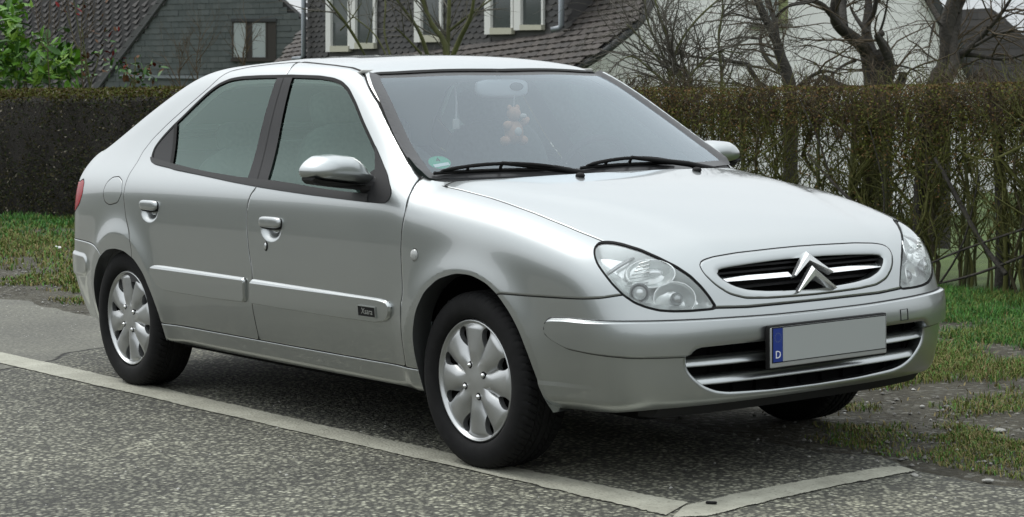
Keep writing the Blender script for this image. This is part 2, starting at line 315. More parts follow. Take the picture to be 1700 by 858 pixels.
'ws_far':[(-0.926,0.468,1.317),(-0.82,0.468,1.267),(-0.715,0.488,1.205),(-0.628,0.523,1.148),(-0.538,0.554,1.09),(-0.424,0.561,1.022),(-0.262,0.507,0.961)],
'hood_rear':[(-0.349,-0.712,0.941),(-0.318,-0.667,0.943),(-0.243,-0.601,0.947),(-0.178,-0.466,0.954),(-0.168,-0.393,0.958),(-0.152,-0.215,0.963),(-0.147,-0.023,0.965),(-0.155,0.109,0.966),(-0.16,0.32,0.961),(-0.235,0.562,0.952)],
'handle_r':[(-2.306,-0.829,0.805),(-2.129,-0.831,0.812),(-2.125,-0.834,0.771),(-2.303,-0.832,0.776),(-2.214,-0.836,0.738)],
'handle_f':[(-1.329,-0.836,0.776),(-1.159,-0.836,0.777),(-1.156,-0.839,0.738),(-1.326,-0.838,0.741),(-1.229,-0.841,0.705)],
'key':[(-1.276,-0.842,0.676)],
'repeater':[(-0.289,-0.833,0.701)],
'sticker':[(-0.411,-0.639,0.997)],
'tail':[(-3.12,-0.738,0.869),(-3.027,-0.761,0.86),(-3.008,-0.771,0.829),(-3.044,-0.773,0.776),(-3.12,-0.762,0.741)],
'rb_seam':[(-3.123,-0.767,0.611),(-2.954,-0.794,0.608),(-2.816,-0.818,0.601),(-2.763,-0.83,0.583),(-2.731,-0.833,0.563)],
'rb_strip':[(-3.179,-0.764,0.563),(-3.056,-0.783,0.557),(-2.949,-0.798,0.548),(-2.947,-0.811,0.501),(-3.002,-0.805,0.446),(-3.09,-0.792,0.436)],
'nozzle':[(-0.024,-0.315,0.943),(-0.013,0.219,0.944)],
'mirror_sail':[(-0.723,-0.71,1.074),(-0.598,-0.744,1.007),(-0.471,-0.793,0.922),(-0.459,-0.814,0.882),(-0.494,-0.82,0.868),(-0.592,-0.822,0.868)]}

# ---------------------------------------------------------------- car body: one smooth field, meshed and cut into panels
class Spl:
    def __init__(s, x, y):
        x = np.asarray(x, float); y = np.asarray(y, float); o = np.argsort(x); x = x[o]; y = y[o]; n = len(x); h = np.diff(x)
        A = np.eye(n); b = np.zeros(n)
        for i in range(1, n-1):
            A[i, i-1] = h[i-1]; A[i, i] = 2*(h[i-1]+h[i]); A[i, i+1] = h[i]
            b[i] = 6*((y[i+1]-y[i])/h[i]-(y[i]-y[i-1])/h[i-1])
        s.x, s.y, s.h, s.m = x, y, h, np.linalg.solve(A, b)
    def __call__(s, t):
        t = np.asarray(t, float); x, y, h, m = s.x, s.y, s.h, s.m
        q = np.clip(t, x[0], x[-1]); i = np.clip(np.searchsorted(x, q)-1, 0, len(h)-1)
        a = (x[i+1]-q)/h[i]; b = (q-x[i])/h[i]
        v = a*y[i]+b*y[i+1]+((a**3-a)*m[i]+(b**3-b)*m[i+1])*h[i]**2/6
        s0 = (y[1]-y[0])/h[0]-h[0]*(2*m[0]+m[1])/6; s1 = (y[-1]-y[-2])/h[-1]+h[-1]*(m[-2]+2*m[-1])/6
        return v+np.where(t < x[0], (t-x[0])*s0, 0)+np.where(t > x[-1], (t-x[-1])*s1, 0)
def smax(a, b, k):
    h = np.maximum(k-np.abs(a-b), 0)/k
    return np.maximum(a, b)+h*h*h*k/6
def smin(a, b, k): return -smax(-a, -b, k)
def sig(t): return 1/(1+np.exp(-np.clip(t, -40, 40)))
def body_field(K):
    S = Spl(K['Sz'], K['S']); A = Spl(K['Ax'], K['A']); F = Spl(K['Fz'], K['F']); H = Spl(K['Hx'], K['H'])
    Rf = Spl(K['Rx'], K['R']); X = Spl(K['Xz'], K['X']); BS = Spl(K['Bx'], K['B'])
    fb, hc, W, rc, bb, D, xb, k = [K[n] for n in ('fb', 'hc', 'W', 'rc', 'bb', 'D', 'xb', 'k')]
    def f(P):
        x, y, z = P[..., 0], P[..., 1], P[..., 2]; ay = np.abs(y); y2 = y*y
        Y = S(z)-A(x)*(1+.9*sig((z-1.0)/.08)*sig((-1.8-x)/.3))
        s = ay-Y
        h = H(x)-hc[0]*y2-hc[1]*y2*y2
        yc = .66-.30*sig((x-.25)/.18)
        h = h-.010*sig((ay-yc)/.022)*sig((x+.5)/.05)*sig((.72-x)/.05)
        w = W[1]+W[2]*(W[0]-x-W[3]*y2)
        r = Rf(x)-rc[0]*y2-rc[1]*y2*y2
        b = BS(x+bb[0]*y2)
        g = smin(smin(w, r, .10), b, .14)
        d = D[1]+D[2]*(x-D[0])-D[3]*y2-1.5*np.maximum(x+2.9, 0)
        t = z-smax(smax(h, g, .03), d, .05)
        fr = x-(F(z)-fb[0]*y2-fb[1]*y2*y2)
        re = (X(z)+xb[0]*y2+xb[1]*y2*y2)-x
        wf = sig((x+.45)/.15)
        q = smax(t, fr, k[3])
        s = smax(s, fr, k[2])
        return smax(smax(s, q, k[0])*wf+smax(s, q, k[1])*(1-wf), re, k[4])
    return f
BODY = body_field(KP)
def grad(f, P, e=8e-4):
    G = np.empty_like(P)
    for i in range(3):
        d = np.zeros(3); d[i] = e
        G[:, i] = (f(P+d)-f(P-d))/(2*e)
    return G
def project(V, it=4):
    for _ in range(it):
        G = grad(BODY, V); V = V-(BODY(V)/np.maximum((G*G).sum(1), 1e-6))[:, None]*G
    return V
def surface_nets(f, lo, hi, h):
    n = [int(math.ceil((b-a)/h))+1 for a, b in zip(lo, hi)]
    ax = [lo[i]+h*np.arange(n[i]) for i in range(3)]
    D = np.empty(n, np.float32)
    for i in range(0, n[0], 40):
        D[i:i+40] = f(np.stack(np.meshgrid(ax[0][i:i+40], ax[1], ax[2], indexing='ij'), -1))
    Sg = D < 0
    cs = sum(Sg[a:n[0]-1+a, b:n[1]-1+b, c:n[2]-1+c].astype(np.int8) for a in (0, 1) for b in (0, 1) for c in (0, 1))
    act = np.argwhere((cs > 0) & (cs < 8)); idx = -np.ones([q-1 for q in n], np.int64); idx[tuple(act.T)] = np.arange(len(act))
    acc = np.zeros((len(act), 3)); cnt = np.zeros(len(act))
    for axis in range(3):
        o = [q for q in range(3) if q != axis]
        for a in (0, 1):
            for b in (0, 1):
                p = act.copy(); p[:, o[0]] += a; p[:, o[1]] += b; q = p.copy(); q[:, axis] += 1
                d0 = D[tuple(p.T)]; d1 = D[tuple(q.T)]; m = (d0 < 0) != (d1 < 0)
                t = np.where(m, d0/np.where(m, d0-d1, 1), 0)
                pos = p.astype(float); pos[:, axis] += t
                acc[m] += pos[m]; cnt[m] += 1
    V = np.array(lo)+h*acc/cnt[:, None]
    Fs = []
    for axis in range(3):
        o = [(axis+1) % 3, (axis+2) % 3]
        s0 = np.take(Sg, range(n[axis]-1), axis); s1 = np.take(Sg, range(1, n[axis]), axis)
        e = np.argwhere(s0 != s1)
        e = e[(e[:, o[0]] > 0) & (e[:, o[1]] > 0) & (e[:, o[0]] < n[o[0]]-1) & (e[:, o[1]] < n[o[1]]-1)]
        ins = Sg[tuple(e.T)]
        c = []
        for a, b in ((0, 0), (1, 0), (1, 1), (0, 1)):
            q = e.copy(); q[:, o[0]] -= 1-a; q[:, o[1]] -= 1-b; c.append(idx[tuple(q.T)])
        c = np.stack(c, 1); c[~ins] = c[~ins][:, ::-1]
        Fs.append(c)
    F = np.concatenate(Fs)
    return V, np.concatenate([F[:, [0, 1, 2]], F[:, [0, 2, 3]]])
def compact(V, N, F):
    u, inv = np.unique(F, return_inverse=True)
    return V[u], N[u], inv.reshape(F.shape)
def join(*ms):
    V, N, F, b = [], [], [], 0
    for v, n, f in ms:
        V.append(v); N.append(n); F.append(f+b); b += len(v)
    return np.concatenate(V), np.concatenate(N), np.concatenate(F)
def clip(m, s, edge=False):
    """cut a triangle mesh along s = 0; returns (s>0 side, s<=0 side[, cut segments])"""
    V, N, F = m
    s = np.where(np.abs(s) < 1e-6, -1e-6, s); p = s > 0; c = p[F].sum(1)
    mix = F[(c == 1) | (c == 2)]; cm = c[(c == 1) | (c == 2)]
    seg = np.zeros((0, 2, 3)); segn = seg
    if len(mix):
        pm = p[mix]; odd = np.where(cm == 1, pm.argmax(1), (~pm).argmax(1)); ar = np.arange(len(mix))
        a, b, d = mix[ar, odd], mix[ar, (odd+1) % 3], mix[ar, (odd+2) % 3]
        E = np.concatenate([np.stack([a, b], 1), np.stack([a, d], 1)]); E.sort(1)
        U, inv = np.unique(E, axis=0, return_inverse=True); inv = inv.ravel()
        t = (s[U[:, 0]]/(s[U[:, 0]]-s[U[:, 1]]))[:, None]
        nv = V[U[:, 0]]*(1-t)+V[U[:, 1]]*t; nn = N[U[:, 0]]*(1-t)+N[U[:, 1]]*t
        nn /= np.linalg.norm(nn, axis=1, keepdims=True)+1e-9
        ab = len(V)+inv[:len(mix)]; ad = len(V)+inv[len(mix):]
        V = np.concatenate([V, nv]); N = np.concatenate([N, nn])
        tri = np.stack([a, ab, ad], 1); quad = np.concatenate([np.stack([ab, b, d], 1), np.stack([ab, d, ad], 1)])
        o = cm == 1; oq = np.concatenate([o, o])
        I = np.concatenate([F[c == 3], tri[o], quad[~oq]]); O = np.concatenate([F[c == 0], tri[~o], quad[oq]])
        if edge:
            sg = np.where(o[:, None], np.stack([ad, ab], 1), np.stack([ab, ad], 1))
            seg = V[sg]; segn = N[sg]
    else: I, O = F[c == 3], F[c == 0]
    r = (compact(V, N, I), compact(V, N, O))
    return r+(seg, segn) if edge else r
def resample(P, step=.012, closed=True, smooth=3, keep=()):
    P = np.asarray(P, float)
    if closed: P = np.vstack([P, P[:1]])
    s = np.r_[0, np.cumsum(np.linalg.norm(np.diff(P, axis=0), axis=1))]
    k = np.r_[True, np.diff(s) > 1e-5]; P, s = P[k], s[k]
    n = max(int(s[-1]/step), 8); t = np.linspace(0, s[-1], n+1)
    Q = np.stack([np.interp(t, s, P[:, i]) for i in range(P.shape[1])], 1)
    if closed: Q = Q[:-1]
    for _ in range(smooth):
        if closed: Q = .5*Q+.25*(np.roll(Q, 1, 0)+np.roll(Q, -1, 0))
        else: Q[1:-1] = .5*Q[1:-1]+.25*(Q[2:]+Q[:-2])
    return Q
def poly_sd(Q):
    """signed distance to a closed outline, positive inside"""
    Q = np.asarray(Q, float); A = Q; B = np.roll(Q, -1, 0); AB = B-A; L = (AB*AB).sum(1)+1e-12
    lo, hi = Q.min(0)-.06, Q.max(0)+.06
    def f(p):
        out = np.full(len(p), -.06)
        w = np.where((p > lo).all(1) & (p < hi).all(1))[0]
        for i in range(0, len(w), 4000):
            q = p[w[i:i+4000]]; d = q[:, None]-A[None]
            t = np.clip((d*AB).sum(-1)/L, 0, 1); e = d-t[..., None]*AB
            dist = np.sqrt((e*e).sum(-1).min(1))
            up = (A[None, :, 1] <= q[:, None, 1]) != (B[None, :, 1] <= q[:, None, 1])
            cr = AB[:, 0]*d[..., 1]-AB[:, 1]*d[..., 0]
            ins = (up & ((cr > 0) == (AB[:, 1] > 0)[None])).sum(1) % 2 == 1
            out[w[i:i+4000]] = np.where(ins, dist, -dist)
        return out
    return f
XZ = lambda V: V[:, [0, 2]]
XY = lambda V: np.stack([V[:, 0], np.abs(V[:, 1])], 1)
YZ = lambda V: V[:, [1, 2]]
UZ = lambda V: np.stack([V[:, 0]-np.abs(V[:, 1]), V[:, 2]], 1)
cv = lambda n, i, j: np.array(CV[n], float)[:, [i, j]]
def cxz(n): return cv(n, 0, 2)
def cxy(n): return np.abs(cv(n, 0, 1))*np.sign(cv(n, 0, 1)*[1, 0]+[0, 1])
def cuz(n):
    P = np.array(CV[n], float); return np.stack([P[:, 0]-np.abs(P[:, 1]), P[:, 2]], 1)
def region(Q, proj, ymin=0.0, **kw):
    f = poly_sd(resample(Q, **kw))
    def s(V):
        d = f(proj(V))
        return np.minimum(d, (np.abs(V[:, 1])-ymin)*4) if ymin else d
    return s
def tgrad(sf, V, N, e=1.5e-3):
    G = np.empty_like(V)
    for i in range(3):
        d = np.zeros(3); d[i] = e
        G[:, i] = (sf(V+d)-sf(V-d))/(2*e)
    return G-(G*N).sum(1, keepdims=True)*N
def emboss(m, sf, prof, dprof, levels):
    """raise (or sink) the surface by prof(distance inside sf), normals kept exact"""
    mid, rest = clip(m, sf(m[0])-levels[0])
    parts = []
    for l in levels[1:]:
        hi, low = clip(mid, sf(mid[0])-l); parts.append(low); mid = hi
    parts.append(mid); q = join(*parts); V, N, F = q; s = sf(V); G = tgrad(sf, V, N)
    n = N-dprof(s)[:, None]*G; n /= np.linalg.norm(n, axis=1, keepdims=True)
    return join((V+N*prof(s)[:, None], n, F), rest)
def stepprof(h, a, b):
    """smooth step of height h between distances a and b"""
    t = lambda s: np.clip((s-a)/(b-a), 0, 1)
    return (lambda s: h*(3*t(s)**2-2*t(s)**3)), (lambda s: h*6*t(s)*(1-t(s))/(b-a))
SEAMS = []
def panel(m, sf, g=.0021, bev=.006, depth=.008):
    """cut a panel out of m: returns panel, what is left; the joint becomes a recessed seam"""
    P, out = clip(m, sf(m[0])-g); ring, rest = clip(out, sf(out[0])+g)
    if len(ring[2]):
        a, b = clip(ring, sf(ring[0])); q = join(a, b); d = np.clip(1-np.abs(sf(q[0]))/g, 0, 1)*depth
        SEAMS.append((q[0]-q[1]*d[:, None], q[1], q[2]))
    if bev and len(P[2]):
        inn, band = clip(P, sf(P[0])-g-bev)
        if len(band[2]):
            V, N, F = band; G = tgrad(sf, V, N); t = np.clip((sf(V)-g)/bev, 0, 1)[:, None]
            G /= np.linalg.norm(G, axis=1, keepdims=True)+1e-9
            n = N-G*(1-t)**2*.9; n /= np.linalg.norm(n, axis=1, keepdims=True)
            P = join(inn, (V, n, F))
    return P, rest
def skirt(seg, segn, vec, depth=None):
    """wall dropped from a cut edge, along vec or inwards along the normals"""
    if len(seg) == 0: return None
    off = np.broadcast_to(np.asarray(vec, float), seg.shape) if vec is not None else -segn*depth
    V = np.concatenate([seg[:, 0], seg[:, 1], seg[:, 1]+off[:, 1], seg[:, 0]+off[:, 0]]); n = len(seg); i = np.arange(n)
    F = np.stack([i, i+n, i+2*n, i+3*n], 1); F = np.concatenate([F[:, [0, 1, 2]], F[:, [0, 2, 3]]])
    e = seg[:, 1]-seg[:, 0]; w = np.cross(e, off[:, 0]); w /= np.linalg.norm(w, axis=1, keepdims=True)+1e-12
    return V, np.tile(w, (4, 1)), F
def flip(m): return m[0], -m[1], m[2][:, ::-1]
def mirror(m):
    k = np.array([1, -1, 1.0]); return m[0]*k, m[1]*k, m[2][:, ::-1]
def both(m): return join(m, mirror(m))
def offs(m, d): return m[0]+m[1]*d, m[1], m[2]
def geo_normals(m):
    V, N, F = m; n = np.zeros_like(V); fn = np.cross(V[F[:, 1]]-V[F[:, 0]], V[F[:, 2]]-V[F[:, 0]])
    for k in range(3): np.add.at(n, F[:, k], fn)
    return V, n/(np.linalg.norm(n, axis=1, keepdims=True)+1e-12), F
def put(name, m, material, parent, **kw): return mesh(name, m[0], m[2], material, parent, N=m[1], **kw)

V_, F_ = surface_nets(BODY, (-3.46, -.93, .10), (.93, .03, 1.46), .0135)
V_ = project(V_); N_ = grad(BODY, V_); N_ /= np.linalg.norm(N_, axis=1, keepdims=True)
HALF = clip((V_, N_, F_), -V_[:, 1])[0]

# ---------------------------------------------------------------- the car
def paint_mat():
    m = mat('silver_paint', (.42, .443, .443), .32, .95, 1.0)
    nt = m.node_tree; b = nt.nodes['Principled BSDF']; b.inputs['Coat IOR'].default_value = 1.62
    return m
PAINT = paint_mat()
M_SEAM = mat('seam_rubber', (.012, .012, .012), .8)
M_BLACK = mat('black_trim', (.010, .010, .010), .7, spec=.2)
M_PILLAR = mat('pillar_film', (.024, .024, .025), .55, spec=.2)
M_BELT = mat('belt_rubber', (.032, .032, .032), .55, spec=.22)
M_FRIT = mat('screen_border', (.035, .035, .036), .35)
M_PLAST = mat('dark_plastic', (.016, .016, .017), .65, spec=.3, bump=(400, .15, .001))
M_WELL = mat('wheel_liner', (.008, .008, .008), .95, spec=.1)
M_GLASS_S = glass('side_glass', (.74, .90, .83), 1.36, .008, (.30, .46, .40), glint=(.80, 1, .93))
M_GLASS_F = glass('windscreen_glass', (.80, .86, .88), 1.5, .065, (.52, .62, .70), glint=(.87, .95, 1))  # bluish haze: dust plus sky sheen put into the colour
M_LENS = glass('lamp_lens', (.98, .99, .99), 1.45, .05, (.9, .93, .92))
M_CHROME = mat('chrome', (.86, .87, .87), .08, 1.0)
M_SATIN = mat('satin_silver', (.62, .64, .64), .3, .9, .3)
M_REFL = mat('lamp_reflector', (.90, .93, .92), .22, .62, bump=(38, .18, .006))
M_RED = mat('red_lens', (.30, .004, .012), .25, spec=.3)
M_CLOTH = mat('seat_cloth', (.075, .082, .080), .9, noise=(60, .3))
M_LINE = mat('headlining', (.36, .36, .34), .9)
M_DASH = mat('dash_plastic', (.045, .045, .048), .6)
M_TYRE = mat('tyre_rubber', (.0085, .0085, .0088), .8, spec=.22, noise=(30, .3), bump=(160, .25, .001))
M_CAP = mat('wheel_cover_paint', (.47, .48, .48), .34, .85, .4, noise=(9, .14))

car = thing('parked_car', 'silver five-door hatchback parked inside the painted bay line', 'car')

B = HALF
# lower edge of the shell
zb = lambda x: np.interp(x, [-3.4, -2.95, -2.2, -2.1, -.35, -.25, .38, .46, .62, .72, .9], [.27, .25, .235, .212, .222, .225, .235, .238, .245, .262, .268])
B = clip(B, B[0][:, 2]-zb(B[0][:, 0]))[0]
# flared wheel arches
for cx_ in (0., -2.54):
    fr_ = lambda V, c=cx_: np.where((np.abs(V[:, 1]) > .45) & (V[:, 2] < .95), .60-np.hypot(V[:, 0]-c, V[:, 2]-.30), -.05)
    qq = lambda s_: np.maximum(.228-s_, 0)/.085
    B = emboss(B, fr_, lambda s_: .016*np.exp(-qq(s_)**2-qq(s_)), lambda s_: np.where(s_ < .228, .016*np.exp(-qq(s_)**2-qq(s_))*(2*qq(s_)+1)/.085, 0), [0, .06, .10, .14, .17, .19, .205, .215, .222, .2279])
# raised rubbing strips on both bumpers
Qs = np.array([(-.415, .50), (-.41, .525), (-.39, .542), (-.30, .547), (0, .545), (.3, .540), (.6, .535), (1.2, .533), (1.2, .425), (.25, .425), (0, .43), (-.2, .44), (-.30, .447), (-.36, .465), (-.40, .482)])
sf = region(Qs, UZ, smooth=2)
pf, dp = stepprof(.019, -.002, .011)
B = emboss(B, lambda V: np.where(V[:, 0] > .2, sf(V), -.05), pf, dp, [-.002, .001, .0035, .006, .0085, .011])
for ring_ in (clip(clip(B, .0016-np.abs(np.where(B[0][:, 0] > .2, sf(B[0]), -.05)))[0], np.ones(1))[0] if False else clip(B, .0016-np.abs(np.where(B[0][:, 0] > .2, sf(B[0]), -.05)))[0],): SEAMS.append(offs(ring_, .0004))
UR = lambda V: np.stack([-V[:, 0]-np.abs(V[:, 1]), V[:, 2]], 1)
Qr = np.array([(2.13, .50), (2.14, .535), (2.18, .553), (2.5, .56), (4, .56), (4, .435), (2.5, .435), (2.22, .442), (2.15, .465)])
sfr = region(Qr, UR, smooth=2)
pf2, dp2 = stepprof(.009, -.002, .020)
B = emboss(B, lambda V: np.where(V[:, 0] < -2.8, sfr(V), -.05), pf2, dp2, [-.002, .002, .006, .010, .015, .020])
# crease low on the front bumper side
lf = lambda V: np.where((V[:, 0] > .2) & (V[:, 2] < .40), .335-V[:, 2], -.05)
fade = lambda V: (lambda t: t*t*(3-2*t))(np.clip((.62-V[:, 0])/.22, 0, 1))
q, B = clip(B, lf(B[0])); hi, q = clip(q, lf(q[0])-.012)
for w_ in (q, hi):
    t_ = np.clip(lf(w_[0])/.012, 0, 1)*fade(w_[0])*np.clip(w_[0][:, 2]-.24, 0, .04)/.04
    w_[0][:] += w_[1]*(t_*.004)[:, None]
    if w_ is q: w_[1][:, 2] += .22*fade(w_[0]); w_[1][:] /= np.linalg.norm(w_[1], axis=1, keepdims=True)
B = join(B, q, hi)

# wheel openings
ARF = np.array([(-.30, .10), (-.305, .30), (-.305, .36), (-.295, .43), (-.265, .51), (-.21, .58), (-.13, .63), (-.03, .655), (.05, .655), (.13, .635), (.19, .60), (.25, .545), (.29, .49), (.32, .42), (.337, .36), (.35, .30), (.37, .25), (.385, .22), (.39, .10)])
ARR = np.array([(-2.195, .10), (-2.195, .29), (-2.20, .36), (-2.225, .43), (-2.28, .51), (-2.36, .565), (-2.46, .595), (-2.56, .60), (-2.65, .59), (-2.735, .555), (-2.80, .50), (-2.85, .43), (-2.875, .36), (-2.885, .30), (-2.885, .24), (-2.87, .10)])
lips = []
for Q in (ARF, ARR):
    f_ = region(Q, XZ, ymin=.4, smooth=4)
    hole, B, sg, sn = clip(B, f_(B[0]), edge=True)
    lips.append(skirt(sg, sn, (0, .075, 0)))
lipm = flip(join(*lips))

# ---- glazed openings
DLO = cxz('dlo')
f_dlo = region(DLO, XZ, ymin=.3, smooth=3)
side, B = clip(B, f_dlo(B[0])+.001)
# screen opening in plan
WS = np.array([(-.885, -.02), (-.893, .10), (-.905, .20), (-.925, .33), (-.95, .45), (-.985, .545), (-.90, .585), (-.80, .618), (-.70, .652), (-.60, .684), (-.50, .71), (-.42, .722), (-.37, .715), (-.335, .69), (-.30, .655), (-.24, .60), (-.185, .52), (-.15, .42), (-.125, .28), (-.112, .12), (-.11, -.02)])
f_ws = region(np.vstack([WS, (WS*[1, -1])[::-1][1:-1]]), XY, smooth=2)
g_ws = lambda V: np.minimum(f_ws(V), (V[:, 2]-.86)*4)
screen, B = clip(B, g_ws(B[0]))
# rear screen
RW = np.array([(-2.42, 0), (-2.425, .2), (-2.44, .42), (-2.48, .50), (-2.60, .505), (-2.80, .515), (-2.93, .52), (-2.98, .48), (-3.0, .3), (-3.01, 0)])
f_rw = region(np.vstack([RW, (RW*[1, -1])[::-1][1:-1]]), XY, smooth=2)
rscreen, B = clip(B, np.minimum(f_rw(B[0]), (B[0][:, 2]-.98)*4))

# ---- headlamp
HLQ = np.array([p for p in cuz('hl')])
f_hl = region(HLQ, UZ, smooth=2, step=.008)
g_hl = lambda V: np.where((V[:, 0] > .3) & (V[:, 2] > .5), f_hl(V), -.05)
lampskin, B = panel(B, g_hl, g=.0028, bev=0, depth=.012)
# ---- bonnet
HD = np.array([(-.30, .70), (-.20, .695), (-.04, .69), (.13, .70), (.29, .698), (.43, .688), (.52, .672), (.57, .655), (.70, .62), (.84, .55), (.90, .30), (.92, 0)])
HDr = [(-.20, 0), (-.3, .3)]
HDp = np.vstack([HD, HDr]); HDp = np.vstack([HDp, (HDp*[1, -1])[::-1]])
HDp = np.vstack([HD, (HD*[1, -1])[::-1]])
f_hd = region(HDp, XY, smooth=3)
def g_hood(V):
    zl = .563+.012*np.clip((np.abs(V[:, 1])-.3)/.25, 0, 2)
    return np.minimum(f_hd(V), V[:, 2]-zl)
hood, B = panel(B, g_hood, g=.0028, depth=.014)
# ---- fender
fdx = cxz('fd_front'); fdx = fdx[np.argsort(-fdx[:, 1])]
FEN = np.vstack([fdx, [(-.39, .304), (-.2, .304), (.0, .45), (.19, .603)], [(.33, .603), (.48, .606), (.57, .609), (.62, .613), (.67, .625)], [(.95, .65), (.95, 1.1), (-.36, 1.1)]])
f_fen = region(FEN, XZ, ymin=.3, smooth=2)
fender, B = panel(B, f_fen)
fbump, B = panel(B, lambda V: np.minimum(V[:, 0]-.1, .70-V[:, 2]))
# ---- doors
bg = cxz('bgap'); roof_f = np.array([(-1.55, 1.378), (-1.41, 1.370), (-1.25, 1.360), (-1.11, 1.348), (-1.04, 1.335), (-.985, 1.315), (-.80, 1.213), (-.63, 1.103), (-.50, 1.022), (-.41, .968)])
FD = np.vstack([fdx, [(-.39, .304)], [(-1.41, .304)], bg[::-1], roof_f])
f_fd = region(FD, XZ, ymin=.3, smooth=2, step=.010)
fdoor, B = panel(B, f_fd)
rr = cxz('rd_rear')
RD = np.vstack([bg, [(-1.41, .304), (-2.2, .304), (-2.30, .40), (-2.385, .57)], rr[::-1], [(-2.02, 1.352), (-1.90, 1.366), (-1.75, 1.374)]])
f_rd = region(RD, XZ, ymin=.3, smooth=2, step=.010)
rdoor, B = panel(B, f_rd)
sill, B = panel(B, lambda V: np.minimum(np.minimum(.3035-V[:, 2], V[:, 0]+2.4), -.15-V[:, 0]))
# ---- rear
rbs = Spl([-3.4, -2.95, -2.82, -2.76, -2.72, -2.6], [.608, .608, .60, .585, .56, .50])
rbump, B = panel(B, lambda V: np.minimum(rbs(V[:, 0])-V[:, 2], -2.6-V[:, 0]))
TL = np.array([(2.36, .87), (2.31, .885), (2.26, .865), (2.245, .82), (2.28, .77), (2.36, .735), (2.6, .725), (2.66, .80), (2.6, .875)])
g_tl = lambda V: np.where(V[:, 0] < -2.8, region(TL, UR, smooth=2, step=.008)(V), -.05)
tail, B = panel(B, g_tl, g=.003)
f_fl = region(cxz('fuel'), XZ, ymin=.4, smooth=3, step=.008)
flap, B = panel(B, f_fl, bev=.004)
TGp = np.array([(-2.40, 0), (-2.40, .52), (-2.55, .565), (-3.0, .60), (-3.5, .62), (-3.5, -.62), (-3.0, -.60), (-2.55, -.565), (-2.40, -.52)])
f_tg = region(TGp, XY, smooth=1)
tgate, B = panel(B, lambda V: np.minimum(f_tg(V), V[:, 2]-.612))
shell = B

# ---- openings in bonnet nose and bumper
def sym_yz(n):
    Q = cv(n, 1, 2); return Q
GO = np.array([(-.385, .672), (-.38, .684), (-.33, .69), (-.22, .696), (-.1, .70), (0, .701)])
GO2 = np.array([(0, .599), (-.1, .602), (-.2, .607), (-.28, .616), (-.335, .633), (-.365, .652)])
GOp = np.vstack([GO, (GO*[-1, 1])[::-1][1:], (GO2*[-1, 1])[::-1], GO2[1:]])
f_go = region(GOp, YZ, smooth=2, step=.010)
g_go = lambda V: np.where(V[:, 0] > .6, f_go(V), -.05)
_, hood, gs, gn = clip(hood, g_go(hood[0]), edge=True)
grille_lip = skirt(gs, gn, (-.035, 0, -.004))
GP = cv('grille', 1, 2)
GPl = GP[GP[:, 0] < 0]; gp_o = np.argsort(np.arctan2(GPl[:, 1]-.655, GPl[:, 0]+.1))
GPs = np.array([(-.438, .70), (-.42, .713), (-.37, .722), (-.27, .729), (-.1, .733), (0, .734)])
GPb = np.array([(0, .581), (-.1, .582), (-.2, .584), (-.30, .590), (-.36, .607), (-.405, .638), (-.432, .672)])
GPp = np.vstack([GPs, (GPs*[-1, 1])[::-1][1:], (GPb*[-1, 1])[::-1], GPb[1:]])
f_gp = region(GPp, YZ, smooth=2, step=.010)
gsurr, hood = panel(hood, lambda V: np.where(V[:, 0] > .6, f_gp(V), -.05), g=.0018, depth=.006)
IT = np.array([(-.545, .405), (-.545, .43), (-.535, .448), (-.51, .455), (-.39, .457), (-.2, .457), (0, .457)])
IB = np.array([(0, .289), (-.2, .291), (-.38, .300), (-.43, .309), (-.475, .328), (-.51, .355), (-.535, .38)])
ITp = np.vstack([IT, (IT*[-1, 1])[::-1][1:], (IB*[-1, 1])[::-1], IB[1:]])
f_it = region(ITp, YZ, smooth=2, step=.010)
_, fbump, is_, in_ = clip(fbump, np.where(fbump[0][:, 0] > .5, f_it(fbump[0]), -.05), edge=True)
intake_lip = skirt(is_, in_, (-.05, 0, -.003))

def soften(m, s_out, w, amt, n=4):
    """round the skin over into an opening: s_out is the distance from its edge"""
    band, rest = clip(m, w-s_out(m[0])); parts = [rest]
    for k in range(n-1):
        a, band = clip(band, s_out(band[0])-w*(1-(k+1)/n)); parts.append(a)
    parts.append(band); out = [rest]
    for q in parts[1:]:
        V, N, F = q
        if not len(V): continue
        G = tgrad(s_out, V, N); G /= np.linalg.norm(G, axis=1, keepdims=True)+1e-9; t = np.clip(1-s_out(V)/w, 0, 1)[:, None]
        n_ = N-G*amt*t**1.5; n_ /= np.linalg.norm(n_, axis=1, keepdims=True); out.append((V-N*(.35*w*amt*t**2), n_, F))
    return join(*out)
# the bumper and the sills tuck under at the bottom
tuck = lambda z0, c: ((lambda V: z0-V[:, 2]), (lambda s_: -c*np.maximum(s_, 0)**2), (lambda s_: -2*c*np.maximum(s_, 0)))
a_, b_, c_ = tuck(.292, 9.); fbump = emboss(fbump, a_, b_, c_, [0, .010, .020, .030, .040])
a_, b_, c_ = tuck(.250, 14.); sill = emboss(sill, a_, b_, c_, [0, .008, .016, .024])
fbump = soften(fbump, lambda V: np.where(V[:, 0] > .5, -f_it(V), .06), .016, .9)
gsurr = soften(gsurr, lambda V: np.where(V[:, 0] > .6, -f_go(V), .06), .020, .6)
grille_lip = (grille_lip[0]-np.array([.004, 0, 0]), grille_lip[1], grille_lip[2]); intake_lip = (intake_lip[0]-np.array([.005, 0, 0]), intake_lip[1], intake_lip[2])

